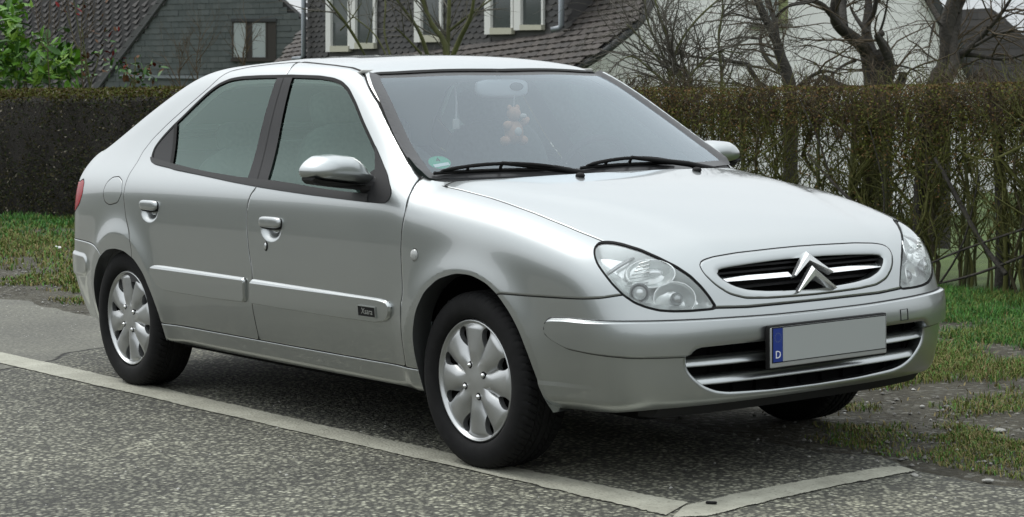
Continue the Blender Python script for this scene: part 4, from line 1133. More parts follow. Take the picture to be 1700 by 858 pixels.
# ---- number plate, intake bars
M_PLATE = mat('plate_face', (.34, .36, .35), .5); M_BLUE = mat('plate_band', (.012, .035, .22), .4); M_WHITE = mat('plate_letter', (.8, .8, .8), .5); M_FRAME = mat('plate_frame', (.33, .34, .33), .45)
M_STAR = mat('plate_stars', (.10, .13, .22), .5)
b = MB(); b.box((.838, 0, .4365), (.020, .538, .139)); fr_o = b.build('plate_holder', M_BLACK, fbump_o); bevel(fr_o, .004)
b = MB(); b.box((.8455, 0, .4365), (.012, .532, .128)); q_ = b.build('plate_frame', M_FRAME, fbump_o); bevel(q_, .004)
b = MB(); b.box((.8512, 0, .444), (.003, .522, .112)); b.build('plate_border', M_BLACK, fbump_o)
b = MB(); b.box((.8530, .021, .444), (.003, .472, .106)); npo = b.build('number_plate', M_PLATE, fbump_o)
b = MB(); b.box((.8530, -.237, .444), (.003, .041, .106)); b.build('plate_band', M_BLUE, npo)
axp = np.array([[0, 1., 0], [0, 0, 1.], [1., 0, 0]])
text_mesh('D', .034, np.array([.8548, -.237, .413]), axp, M_WHITE, 'plate_letter', npo)
b = MB()
for k in range(12):
    t = math.pi/6*k; c_ = np.array([.8547, -.237+.014*math.cos(t), .468+.014*math.sin(t)])
    V = []
    for j in range(10):
        rr_ = .0032 if j % 2 == 0 else .0014; tt = math.pi/2+math.pi/5*j; V.append(c_+[0, rr_*math.cos(tt), rr_*math.sin(tt)])
    b.add(V, [tuple(range(10))])
b.build('plate_stars', M_STAR, npo)
bk = MB(); bk.box((.70, 0, .375), (.01, 1.14, .2)); bk.build('intake_back', M_WELL, fbump_o)
for y in np.arange(-.5, .51, .10):
    rb = MB(); rb.box((.710, y, .375), (.02, .005, .19)); rb.build('intake_rib', M_WELL, fbump_o)
FBz = Spl(KP['Fz'], KP['F'])
def bar(zc, ymax, name):
    ys = np.linspace(-ymax, ymax, 41)
    P = [(on_front(y, zc)[0]-.020-.03*max(0, abs(y)-.40), y, zc+.002) for y in ys]
    b = MB(); n = len(P); V = []
    sec = [(-.05, -.012), (.008, -.014), (.014, -.011), (.014, -.006), (.004, .008), (-.006, .013), (-.05, .013)]
    for p in P: V += [(p[0]+a, p[1], p[2]+c) for a, c in sec]
    m = len(sec); F = [(i*m+k, i*m+(k+1) % m, (i+1)*m+(k+1) % m, (i+1)*m+k) for i in range(n-1) for k in range(m)]
    b.add(V, F); o = b.build(name, PAINT, fbump_o, smooth=True); o.data.set_sharp_from_angle(angle=R(60)); return o
bar(.402, .545, 'intake_bar'); bar(.342, .50, 'intake_bar')
# towing-eye cover outline on the left of the bumper
p = on_front(.392, .487)+np.array([.020, 0, 0]); n = nrm(p-np.array([.02, 0, 0])); ax = frame(n)
b = MB()
for q, d_ in (((0, .018), (.040, .0016)), ((0, -.018), (.040, .0016)), ((.020, 0), (.0016, .036)), ((-.020, 0), (.0016, .036))):
    b.box(p+ax[0]*q[0]+ax[1]*q[1]-n*.0008, (*d_, .003), ax)
b.build('tow_cover_joint', M_SEAM, fbump_o)
# dark air dam under the bumper
b = MB(); ys = np.linspace(-.60, .60, 25)
V = []
for y in ys:
    x = on_front(y, .29)[0]-.012; V += [(x, y, .285), (x-.05, y, .232), (x-.12, y, .228), (x-.12, y, .285)]
F = [(i*4+k, i*4+(k+1) % 4, i*4+4+(k+1) % 4, i*4+4+k) for i in range(len(ys)-1) for k in range(4)]+[(3, 2, 1, 0), tuple(len(V)-4+k for k in range(4))]
b.add(V, F); b.build('air_dam', M_PLAST, fbump_o, smooth=True).data.set_sharp_from_angle(angle=R(30))

# ---- wipers and washer jets
def ray_w(u, v, h=0.):
    """point of the glass plane seen at photo position (u, v), lifted by h"""
    d = FWD+(u-850)/FPX*RGT-(v-429)/FPX*UPV; lo, hi = 5.0, 9.5
    for _ in range(40):
        m = (lo+hi)/2; p = CAM+d*m
        if p[2] > w_plane(p[0], p[1]): lo = m
        else: hi = m
    n_ = np.array([KP['W'][2], 2*KP['W'][2]*KP['W'][3]*p[1], 1.]); return p+n_/np.linalg.norm(n_)*h
def wiper(uv0, uv1, piv, name):
    """blade lying low along the glass, bow above it, arm to the pivot under the bonnet edge"""
    P0, P1 = ray_w(*uv0), ray_w(*uv1); n_ = np.array([.5, 0, .86]); L = lambda q, h: P0+(P1-P0)*q+n_*h+np.array([0, 0, .006*4*q*(1-q)])
    b = MB(); b.tube([L(q, .008) for q in np.linspace(0, 1, 9)], .0065, 6)
    bow = lambda q: .012+.022*(1-abs(2*q-1)**2)
    b.tube([L(q, bow(q)) for q in np.linspace(.06, .94, 15)], [.004]+[.0072]*13+[.004], 6)
    for q in (.06, .25, .5, .75, .94): b.tube([L(q, .008), L(q, bow(q))], .006, 5)
    o = b.build(name, M_BLACK, car, smooth=True)
    a = MB(); m = L(.5, .036); pv = np.array(piv)
    a.tube([pv, pv*.6+m*.4+[0, 0, .008], pv*.25+m*.75+[0, 0, .004], m], [.012, .011, .009, .007], 8); a.sph(pv, (.016, .016, .012), 12, 8)
    a.build('wiper_arm', M_BLACK, o, smooth=True)
wiper((719, 291), (936, 285), (-.215, -.10, .945), 'wiper')
wiper((963, 282), (1120, 274), (-.235, .56, .935), 'wiper')
for sg in (-1, 1):
    p = on_top(-.073, sg*.274); b = MB(); b.sph(p+[0, 0, .004], (.022, .013, .011), 16, 8); b.build('washer_jet', M_BLACK, hood_o, smooth=True)
# roof aerial stub is not in the photo; the cabin furniture is
# ---- cabin
b = MB(); V = []
for y, zz in ((-.66, 0), (-.4, .01), (0, .015), (.4, .02), (.66, 0)):
    V += [(-.30, y, .70), (-.30, y, .915), (-.45, y, .935+zz), (-.66, y, .925+zz), (-.76, y, .87), (-.72, y, .62)]
F = [(i*6+k, i*6+(k+1) % 6, i*6+6+(k+1) % 6, i*6+6+k) for i in range(4) for k in range(6)]+[(5, 4, 3, 2, 1, 0), tuple(24+k for k in range(6))]
b.add(V, F); o = b.build('dashboard', M_DASH, car, smooth=True); o.data.set_sharp_from_angle(angle=R(35))
def seat(x, y):
    b = MB(); ax = np.array([[math.cos(.22), 0, -math.sin(.22)], [0, 1, 0], [math.sin(.22), 0, math.cos(.22)]]).T
    ax = np.array([[.97, 0, .23], [0, 1, 0], [-.23, 0, .97]])
    b.sph((x-.08, y, .78), (.085, .25, .36), 24, 16, ax, e=.55); b.sph((x+.22, y, .48), (.30, .26, .10), 24, 12, None, e=.5)
    o = b.build('seat', M_CLOTH, car, smooth=True)
    b = MB(); b.sph((x-.19, y, 1.185), (.055, .14, .085), 20, 12, ax, e=.6); b.tube([(x-.17, y-.06, 1.0), (x-.19, y-.06, 1.15)], .007, 6); b.tube([(x-.17, y+.06, 1.0), (x-.19, y+.06, 1.15)], .007, 6)
    b.build('headrest', M_CLOTH, o, smooth=True)
seat(-1.28, -.36); seat(-1.28, .36)
b = MB(); b.sph((-2.18, 0, .76), (.10, .62, .30), 28, 14, np.array([[.93, 0, .36], [0, 1, 0], [-.36, 0, .93]]), e=.5); b.sph((-1.95, 0, .48), (.30, .62, .12), 28, 12, None, e=.5)
o = b.build('rear_bench', M_CLOTH, car, smooth=True)
for y in (-.36, .36):
    b = MB(); b.sph((-2.26, y, 1.07), (.05, .13, .07), 20, 12, None, e=.6); b.build('headrest', M_CLOTH, o, smooth=True)
ax = np.array([[.90, 0, .43], [0, 1, 0], [-.43, 0, .90]])
V, F = lathe([(.182+.013*math.cos(t), .013*math.sin(t)) for t in np.linspace(0, 2*math.pi, 11)], 48, np.array([-.80, .37, .90]), np.array([0, 1., 0]), np.array([.43*.9, 0, .90]), np.array([.90, 0, -.43]))
sw = mesh('steering_wheel', V, F, M_PLAST, car)
b = MB(); b.sph((-.79, .37, .895), (.04, .075, .06), 16, 10, ax)
for a_ in (0, math.pi, -math.pi/2): b.tube([(-.79, .37, .895), (-.80+.17*math.sin(a_)*.43*.9, .37+.17*math.cos(a_), .90+.17*math.sin(a_)*.9)], .012, 8)
b.tube([(-.79, .37, .895), (-.62, .37, .82)], .03, 10); b.build('wheel_hub', M_PLAST, sw, smooth=True)
M_LGREY = mat('mirror_back', (.62, .64, .66), .6)
b = MB(); b.sph((-.86, -.02, 1.262), (.018, .125, .036), 24, 12, None, e=.55); o = b.build('rear_view_mirror', M_LGREY, car, smooth=True)
b = MB(); b.sph((-.842, .04, 1.268), (.006, .034, .016), 16, 8); b.tube([(-.86, -.02, 1.28), (-.89, -.02, 1.325)], .009, 8); b.build('mirror_stalk', M_DASH, o, smooth=True)
for y in (-.36, .36):
    b = MB(); b.box((-1.08, y, 1.315), (.15, .40, .014), np.array([[.97, 0, .24], [0, 1, 0], [-.24, 0, .97]])); q_ = b.build('sun_visor', M_LINE, car); bevel(q_, .005)
# ---- green emission sticker in the lower corner of the screen
M_GREEN = mat('sticker_green', (.02, .42, .24), .5)
p = on_top(-.425, -.622); p = np.array([*p]); n = nrm(p); ax = frame(n, (-.55, 0, .83))
V, F = lathe([(0, 0), (.040, 0)], 32, p-n*.005, ax[0], ax[1], ax[2]); st = mesh('emission_sticker', V, F, M_GREEN, car)
b = MB(); b.box(p-n*.0042-ax[1]*.017, (.058, .018, .0006), ax); b.build('sticker_field', mat('sticker_white', (.75, .78, .77), .6), st)
text_mesh('4', .034, p-n*.0042+ax[1]*.014, ax, M_BLACK, 'sticker_number', st)
# ---- things hanging behind the screen
def scr_ray(u, v, x):
    d = FWD+(u-850)/FPX*RGT-(v-429)/FPX*UPV; return CAM+d*((x-CAM[0])/d[0])
M_FUR = mat('plush_orange', (.50, .27, .17), .95, noise=(60, .2)); M_FURW = mat('plush_white', (.55, .54, .50), .95); M_CORD = mat('thin_cord', (.6, .6, .6), .8)
c0 = scr_ray(853, 214, -.84)
pl = thing('plush_figure', 'small orange plush figure hanging behind the middle of the windscreen', 'plush toy', tuple(c0))
b = MB(); b.sph((0, 0, -.012), (.032, .040, .048), 20, 14); b.sph((0, -.042, -.045), (.022, .022, .020), 12, 8); b.sph((0, .042, -.045), (.022, .022, .020), 12, 8); b.sph((.01, -.035, .015), (.014, .024, .018), 12, 8); b.sph((.012, .045, .028), (.014, .026, .014), 12, 8, np.array([[1, 0, 0], [0, .8, .6], [0, -.6, .8]]))
b.build('body', M_FUR, pl, smooth=True)
b = MB(); b.sph((.004, -.002, .058), (.027, .029, .028), 18, 12); b.sph((.0, -.02, .082), (.009, .011, .012), 10, 8); b.sph((.0, .018, .082), (.009, .011, .012), 10, 8); b.build('head', M_FUR, pl, smooth=True)
b = MB(); b.sph((.026, 0, -.010), (.012, .018, .018), 14, 10); b.sph((.03, .024, .05), (.010, .016, .010), 12, 8); b.build('chest_patch', M_FURW, pl, smooth=True)
b = MB(); b.tube([(0, 0, .08), (-.01, .02, .19)], .0015, 5); b.build('cord', M_CORD, pl)
c1 = scr_ray(757, 198, -.92)
fr2 = thing('air_freshener', 'pale air freshener hanging on a cord at the passenger side of the windscreen', 'air freshener', tuple(c1))
b = MB(); b.box((0, 0, -.018), (.008, .030, .040)); q_ = b.build('tag', M_FURW, fr2); bevel(q_, .003)
b = MB(); b.tube([(0, 0, 0), (0, .004, .06), (-.01, .004, .14)], .004, 6); b.build('cord', M_CORD, fr2)
# exhaust-side tail and jewels are out of sight

# ---------------------------------------------------------------- ground
def node_mat(name):
    m = bpy.data.materials.new(name); m.use_nodes = True
    nt = m.node_tree; return m, nt, nt.nodes['Principled BSDF']
def N_(nt, t, **kw):
    n = nt.nodes.new(t)
    for k, v in kw.items():
        if k in ('operation', 'data_type', 'blend_type', 'feature', 'distance'): setattr(n, k, v)
        else: n.inputs[k].default_value = v
    return n
def ramp(nt, src, stops):
    r = nt.nodes.new('ShaderNodeValToRGB'); e = r.color_ramp.elements
    while len(e) < len(stops): e.new(.5)
    for q, (p, c) in zip(e, stops): q.position = p; q.color = (*c, 1) if len(c) == 3 else c
    nt.links.new(src, r.inputs[0]); return r.outputs[0]
def mixc(nt, f, a, b, mode='MIX'):
    m = nt.nodes.new('ShaderNodeMix'); m.data_type = 'RGBA'; m.blend_type = mode
    if isinstance(f, float): m.inputs[0].default_value = f
    else: nt.links.new(f, m.inputs[0])
    for i, q in ((6, a), (7, b)):
        if isinstance(q, tuple): m.inputs[i].default_value = (*q, 1)
        else: nt.links.new(q, m.inputs[i])
    return m.outputs[2]
def asphalt_mat():
    m, nt, b = node_mat('asphalt'); L = nt.links
    tc = N_(nt, 'ShaderNodeTexCoord'); P = tc.outputs['Object']
    v1 = N_(nt, 'ShaderNodeTexVoronoi', Scale=58.0); L.new(P, v1.inputs['Vector'])
    v2 = N_(nt, 'ShaderNodeTexVoronoi', Scale=125.0); L.new(P, v2.inputs['Vector'])
    n1 = N_(nt, 'ShaderNodeTexNoise', Scale=1.1, Detail=8.0); L.new(P, n1.inputs[0])
    n2 = N_(nt, 'ShaderNodeTexNoise', Scale=9.0, Detail=6.0, Roughness=.7); L.new(P, n2.inputs[0])
    sx = N_(nt, 'ShaderNodeSeparateColor'); L.new(v1.outputs['Color'], sx.inputs[0])
    chip = ramp(nt, sx.outputs[0], [(.0, (.06, .06, .056)), (.35, (.135, .133, .12)), (.7, (.21, .207, .187)), (.9, (.31, .305, .28)), (1, (.46, .455, .42))])
    sx2 = N_(nt, 'ShaderNodeSeparateColor'); L.new(v2.outputs['Color'], sx2.inputs[0])
    fine = ramp(nt, sx2.outputs[0], [(0, (.085, .085, .08)), (.6, (.165, .162, .147)), (1, (.30, .295, .265))])
    c = mixc(nt, 1.0, mixc(nt, .36, chip, fine), (1.20, 1.21, 1.08), 'MULTIPLY')
    c = mixc(nt, ramp(nt, v1.outputs['Distance'], [(.28, (0, 0, 0)), (.58, (.85, .85, .85))]), c, (.03, .03, .028))
    c = mixc(nt, 1.0, c, ramp(nt, n1.outputs[0], [(.3, (.78, .78, .78)), (.5, (1, 1, .99)), (.72, (1.25, 1.24, 1.2))]), 'MULTIPLY')
    c = mixc(nt, 1.0, c, ramp(nt, n2.outputs[0], [(.3, (.82, .82, .82)), (.7, (1.15, 1.15, 1.12))]), 'MULTIPLY')
    n5 = N_(nt, 'ShaderNodeTexNoise', Scale=.42, Detail=3.0); L.new(P, n5.inputs[0])
    c = mixc(nt, 1.0, c, ramp(nt, n5.outputs[0], [(.35, (.80, .80, .80)), (.65, (1.14, 1.14, 1.12))]), 'MULTIPLY')
    n6 = N_(nt, 'ShaderNodeTexNoise', Scale=2.6, Detail=2.0); L.new(P, n6.inputs[0])
    c = mixc(nt, ramp(nt, n6.outputs[0], [(.70, (0, 0, 0)), (.78, (.55, .55, .55))]), c, (.040, .040, .036))
    # an older, smoother and paler repair at the rear of the bay, bounded by an open joint
    sp = N_(nt, 'ShaderNodeSeparateXYZ'); L.new(P, sp.inputs[0])
    n3 = N_(nt, 'ShaderNodeTexNoise', Scale=2.3, Detail=5.0); L.new(P, n3.inputs[0])
    def mth(op, a, b_=None):
        q = N_(nt, 'ShaderNodeMath', operation=op)
        for i, z in enumerate((a, b_)):
            if z is None: continue
            if isinstance(z, (int, float)): q.inputs[i].default_value = z
            else: L.new(z, q.inputs[i])
        return q.outputs[0]
    w = mth('MULTIPLY', mth('SUBTRACT', n3.outputs[0], .5), .35)
    edge = mth('SUBTRACT', mth('ADD', mth('MULTIPLY', sp.outputs[1], PATCH[1]), mth('ADD', mth('MULTIPLY', sp.outputs[0], PATCH[0]), PATCH[2])), w)
    onold = ramp(nt, mth('ADD', mth('MULTIPLY', edge, 20.0), .5), [(.4, (0, 0, 0)), (.6, (.74, .74, .74))])
    n4 = N_(nt, 'ShaderNodeTexNoise', Scale=60.0, Detail=6.0); L.new(P, n4.inputs[0])
    old = ramp(nt, n4.outputs[0], [(.3, (.075, .075, .064)), (.7, (.175, .172, .15))])
    old = mixc(nt, 1.0, old, ramp(nt, n1.outputs[0], [(.3, (.7, .7, .7)), (.7, (1.2, 1.2, 1.15))]), 'MULTIPLY')
    c = mixc(nt, onold, c, old)
    joint = ramp(nt, mth('ABSOLUTE', edge), [(.005, (1, 1, 1)), (.022, (0, 0, 0))])
    c = mixc(nt, joint, c, (.018, .018, .016))
    L.new(c, b.inputs['Base Color']); b.inputs['Roughness'].default_value = .82; b.inputs['Specular IOR Level'].default_value = .35
    h = mth('ADD', mth('MULTIPLY', v1.outputs['Distance'], -.6), mth('MULTIPLY', v2.outputs['Distance'], -.3))
    h = mth('MULTIPLY', h, mth('SUBTRACT', 1.0, mth('MULTIPLY', onold, .75)))
    h = mth('SUBTRACT', h, mth('MULTIPLY', joint, 1.2))
    bp = N_(nt, 'ShaderNodeBump', Strength=.9, Distance=.011); L.new(h, bp.inputs['Height']); L.new(bp.outputs[0], b.inputs['Normal'])
    return m
def g2(u, v): return on_ground(u, v)[:2]
# joint of the repair runs through these two spots
_a, _b = g2(0, 618), g2(330, 540); _n = np.array([-(_b-_a)[1], (_b-_a)[0]]); _n /= np.linalg.norm(_n)
if _n@(g2(100, 540)-_a) < 0: _n = -_n
PATCH = (float(_n[0]), float(_n[1]), float(-_n@_a))
M_ASPH = asphalt_mat()
def earth_mat():
    m, nt, b = node_mat('verge_soil'); L = nt.links
    tc = N_(nt, 'ShaderNodeTexCoord'); P = tc.outputs['Object']
    n1 = N_(nt, 'ShaderNodeTexNoise', Scale=2.2, Detail=9.0, Roughness=.65); L.new(P, n1.inputs[0])
    n2 = N_(nt, 'ShaderNodeTexNoise', Scale=38.0, Detail=6.0, Roughness=.7); L.new(P, n2.inputs[0])
    v = N_(nt, 'ShaderNodeTexVoronoi', Scale=42.0); L.new(P, v.inputs['Vector'])
    s = N_(nt, 'ShaderNodeSeparateColor'); L.new(v.outputs['Color'], s.inputs[0])
    c = ramp(nt, n1.outputs[0], [(.3, (.035, .032, .024)), (.5, (.062, .057, .044)), (.72, (.095, .09, .072))])
    c = mixc(nt, ramp(nt, s.outputs[0], [(.80, (0, 0, 0)), (.86, (1, 1, 1))]), c, ramp(nt, s.outputs[1], [(0, (.07, .068, .058)), (1, (.16, .155, .135))]))
    c = mixc(nt, 1.0, c, ramp(nt, n2.outputs[0], [(.3, (.65, .65, .65)), (.7, (1.25, 1.25, 1.2))]), 'MULTIPLY')
    L.new(c, b.inputs['Base Color']); b.inputs['Roughness'].default_value = .92; b.inputs['Specular IOR Level'].default_value = .25
    bp = N_(nt, 'ShaderNodeBump', Strength=.8, Distance=.02)
    ad = N_(nt, 'ShaderNodeMath', operation='SUBTRACT'); L.new(n2.outputs[0], ad.inputs[0]); L.new(v.outputs['Distance'], ad.inputs[1])
    L.new(ad.outputs[0], bp.inputs['Height']); L.new(bp.outputs[0], b.inputs['Normal'])
    return m
M_EARTH = earth_mat()
M_LAWN = mat('lawn_grass', (.060, .095, .018), .9, noise=(3.0, .45), bump=(90, .8, .03))
M_PAINTL = None
def smooth(t): t = np.clip(t, 0, 1); return t*t*(3-2*t)
def ground_z(x, y):
    return -.006-1.75*smooth((y-6.2)/13.0)+0*x
def grid(name, xs, ys, zf, m, kind='structure'):
    X, Y = np.meshgrid(xs, ys, indexing='ij'); Z = zf(X, Y); nx, ny = X.shape
    V = np.stack([X, Y, Z], -1).reshape(-1, 3); i, k = np.meshgrid(np.arange(nx-1), np.arange(ny-1), indexing='ij'); q = i*ny+k
    F = np.stack([q, q+ny, q+ny+1, q+1], -1).reshape(-1, 4)
    return tag(mesh(name, V, F, m), kind=kind)
def vnoise(x, y, s, seed=0):
    """cheap smooth value noise"""
    r = np.random.default_rng(seed).random((64, 64)); x = np.asarray(x)/s+1000.; y = np.asarray(y)/s+1000.
    i, k = np.floor(x).astype(int), np.floor(y).astype(int); a, b = x-i, y-k; a = a*a*(3-2*a); b = b*b*(3-2*b)
    g = lambda p, q: r[p % 64, q % 64]
    return (g(i, k)*(1-a)+g(i+1, k)*a)*(1-b)+(g(i, k+1)*(1-a)+g(i+1, k+1)*a)*b
xs = np.r_[-900, -300, -120, np.arange(-60, 31, 1.5), 60, 150, 400, 900]; ys = np.r_[-900, -300, -100, -40, -12, -4, -1, np.arange(0, 24, .5), np.arange(24, 70, 5), 120, 300, 900]
grid('ground', xs, ys, ground_z, M_EARTH)
xs = np.r_[-60, -40, np.arange(-30, 20, 1.), 40, 60]; ys = np.r_[np.arange(4.6, 24, .5), 28, 40, 60, 90]
grid('lawn', xs, ys, lambda x, y: ground_z(x, y)+.004, M_LAWN)
# road with a crumbled edge along the verge
def road_edge(x): return .34+.16*(vnoise(x, 0*x, .9, 3)-.5)+.10*(vnoise(x, 0*x+5, .25, 4)-.5)+.05*(vnoise(x, 0*x+9, .08, 5)-.5)
xs = np.r_[-900, -200, -60, np.arange(-30, 14, .06), 30, 120, 900]
V = np.concatenate([np.stack([xs, np.full_like(xs, -26.), 0*xs], 1), np.stack([xs, np.full_like(xs, 0.), 0*xs], 1), np.stack([xs, road_edge(xs)-.015, 0*xs], 1), np.stack([xs, road_edge(xs)+.02, 0*xs-.012], 1)])
n = len(xs); i = np.arange(n-1)
F = np.concatenate([np.stack([i+k*n, i+1+k*n, i+1+(k+1)*n, i+(k+1)*n], 1) for k in range(3)])
tag(mesh('road', V, F, M_ASPH), kind='structure')
# worn bay lines
def line_mat():
    m, nt, b = node_mat('worn_line_paint'); L = nt.links
    tc = N_(nt, 'ShaderNodeTexCoord'); P = tc.outputs['Object']
    v = N_(nt, 'ShaderNodeTexVoronoi', Scale=85.0); L.new(P, v.inputs['Vector'])
    n = N_(nt, 'ShaderNodeTexNoise', Scale=5.0, Detail=8.0, Roughness=.7); L.new(P, n.inputs[0])
    n2 = N_(nt, 'ShaderNodeTexNoise', Scale=70.0, Detail=4.0); L.new(P, n2.inputs[0])
    c = ramp(nt, n.outputs[0], [(.3, (.22, .217, .175)), (.6, (.345, .342, .28)), (.8, (.43, .427, .36))])
    c = mixc(nt, ramp(nt, n2.outputs[0], [(.60, (0, 0, 0)), (.72, (.8, .8, .8))]), c, (.13, .125, .10))
    L.new(c, b.inputs['Base Color']); b.inputs['Roughness'].default_value = .75
    bp = N_(nt, 'ShaderNodeBump', Strength=.45, Distance=.006); L.new(v.outputs['Distance'], bp.inputs['Height']); bp.invert = True; L.new(bp.outputs[0], b.inputs['Normal'])
    return m
M_PAINTL = line_mat()
def marking(name, A, B_):
    """strip between two edge polylines, ragged at both edges"""
    A, B_ = np.array(A), np.array(B_); n = 260; t = np.linspace(0, 1, n)
    f = lambda P: np.stack([np.interp(t*(len(P)-1), np.arange(len(P)), P[:, k]) for k in (0, 1)], 1)
    A, B_ = f(A), f(B_); d = (B_-A)/np.linalg.norm(B_-A, axis=1, keepdims=True)
    A = A-d*(.012*(rng.random((n, 1))-.5)+.016*(vnoise(t*40, t*0, 1., 8)[:, None]-.5)); B_ = B_+d*(.012*(rng.random((n, 1))-.5)+.016*(vnoise(t*40, t*0+7, 1., 9)[:, None]-.5))
    V = np.concatenate([np.c_[A, np.full(n, .004)], np.c_[B_, np.full(n, .004)]]); i = np.arange(n-1)
    return tag(mesh(name, V, np.stack([i, i+1, i+n+1, i+n], 1), M_PAINTL), kind='structure')
def ext(P, s):
    P = [np.array(p) for p in P]; d = P[0]-P[1]; return [P[0]+d/np.linalg.norm(d)*s]+P
LA = [g2(0, 585), g2(250, 641), g2(500, 699), g2(880, 783), g2(1142, 836)]
LB = [g2(0, 603.5), g2(250, 661), g2(500, 719), g2(880, 804), g2(1105, 857)]
marking('bay_line', ext(LA, 6), ext(LB, 6))
marking('bay_line', [g2(1135, 842), g2(1208, 824), g2(1320, 802), g2(1464, 777), g2(1494, 775)], [g2(1117, 860), g2(1172, 858.5), g2(1280, 832), g2(1400, 805.5), g2(1521, 783)])

# ---- loose stones, litter of the verge
def rocks(name, n, area, smin, smax, m, flat=.6):
    x0, x1, y0, y1 = area; base = np.array([(1, 0, 0), (-1, 0, 0), (0, 1, 0), (0, -1, 0), (0, 0, 1), (0, 0, -1.)]); f = np.array([(0, 2, 4), (2, 1, 4), (1, 3, 4), (3, 0, 4), (2, 0, 5), (1, 2, 5), (3, 1, 5), (0, 3, 5)])
    s = smin+(smax-smin)*rng.random(n)**3; p = np.stack([x0+(x1-x0)*rng.random(n), y0+(y1-y0)*rng.random(n), 0*s], 1)
    j = base[None]*(.6+.7*rng.random((n, 6, 1))); a = rng.random(n)*6.28; c, q = np.cos(a), np.sin(a)
    V = np.stack([j[..., 0]*c[:, None]-j[..., 1]*q[:, None], j[..., 0]*q[:, None]+j[..., 1]*c[:, None], j[..., 2]*flat], -1)*s[:, None, None]+p[:, None]
    F = (f[None]+6*np.arange(n)[:, None, None]).reshape(-1, 3)
    return tag(mesh(name, V.reshape(-1, 3), F, m, smooth=False), kind='stuff')
M_GRAV = mat('gravel_grey', (.17, .165, .15), .9, noise=(9, .6)); M_GRAVW = mat('gravel_pale', (.36, .355, .33), .9, noise=(11, .3))
rocks('gravel', 2600, (-9, 2.2, .18, 1.5), .003, .014, M_GRAV)
rocks('pale_gravel', 300, (-9, 2.2, .18, 1.6), .003, .011, M_GRAVW)
rocks('road_grit', 700, (-8, 2.0, -2.6, .35), .003, .007, M_GRAVW)

# ---- grass of the verge
def blades(name, P, h, w, lean, cols, mats):
    n = len(P); a = rng.random(n)*6.283; d = np.stack([np.cos(a), np.sin(a), 0*a], 1); s = np.stack([-np.sin(a), np.cos(a), 0*a], 1)
    l = (lean*rng.random(n))[:, None]*d; h = h[:, None]; w = w[:, None]; up = np.array([[0, 0, 1.]])
    m_ = P+up*h*.55+l*h*.35; t = P+up*h+l*h*(.9)-up*h*.3*np.linalg.norm(l, axis=1, keepdims=True)
    V = np.stack([P-s*w, P+s*w, m_+s*w*.75, m_-s*w*.75, t], 1).reshape(-1, 3); b = 5*np.arange(n)[:, None]
    F = np.concatenate([b+[0, 1, 2], b+[0, 2, 3], b+[3, 2, 4]]); mi = np.concatenate([cols]*3)
    return tag(mesh(name, V, F, None, smooth=False, mats=mats, midx=mi), kind='stuff')
G_MATS = [mat('grass_green', (.066, .178, .030), .7, spec=.2), mat('grass_olive', (.110, .142, .030), .75, spec=.2), mat('grass_dry', (.19, .155, .068), .8, spec=.2), mat('grass_dark', (.036, .122, .028), .65, spec=.25)]
def scatter(n, x0, x1, y0, y1): return x0+(x1-x0)*rng.random(n), y0+(y1-y0)*rng.random(n)
def hedge_y(x): return 4.56+.054*(x+2.0)
Ps, Hs, Cs = [], [], []
for (n, x0, x1, y0, y1, hs) in ((190000, -2.8, 2.0, .85, 4.9, 1.), (22000, -.4, 2.0, .40, 1.15, .7), (74000, -19, -4.6, .45, 4.6, 1.), (3000, -8, -4.8, .5, 1.1, .7)):
    x, y = scatter(n, x0, x1, y0, y1)
    den = vnoise(x, y, .55, 11)*.6+vnoise(x, y, .17, 12)*.4
    inner = smooth((y-np.where(x < -4.5, .34, .95)-.35*(vnoise(x, y*0, .8, 13)-.5))/1.5)          # thickens towards the hedge
    strip = np.exp(-((y-.78)/.16)**2)*(x > .1)*.75                         # tuft strip beside the road edge
    keep = rng.random(n) < np.clip((den-.50)*4.2+inner*1.02-.06+strip*1.2, 0, 1)*np.where(y > hedge_y(x)+.25, 0, 1)
    x, y, den, inner = x[keep], y[keep], den[keep], inner[keep]
    h = (.018+.034*inner*rng.random(len(x))+.014*rng.random(len(x))+.035*smooth((y-3.3)/1.)*rng.random(len(x)))*hs*(.7+.6*den)
    r = rng.random(len(x)); gz = smooth((y-2.1)/1.3); pat = vnoise(x, y, .4, 14)
    c = np.where(r < .14+.62*gz*pat*1.3, 0, np.where(r < .66+.26*gz, 1, 2)); c = np.where((rng.random(len(x)) < .28*gz), 3, c)
    Ps.append(np.stack([x, y, ground_z(x, y)], 1)); Hs.append(h); Cs.append(c)
P = np.concatenate(Ps); H_ = np.concatenate(Hs); C_ = np.concatenate(Cs)
far = P[:, 0] < -4.5
blades('verge_grass', P, H_*np.where(far, 1.25, 1), np.where(far, .0052, .0021)*(.7+.6*rng.random(len(P))), 1.5, C_, G_MATS)
# last year's leaves and straw lying in it
x, y = scatter(2600, -3, 2.3, .5, 4.4); k = rng.random(2600) < .5
blades('dry_straw', np.stack([x, y, ground_z(x, y)+.012], 1)[k], np.full(k.sum(), .02), np.full(k.sum(), .003), 3.0, np.full(k.sum(), 2), G_MATS)

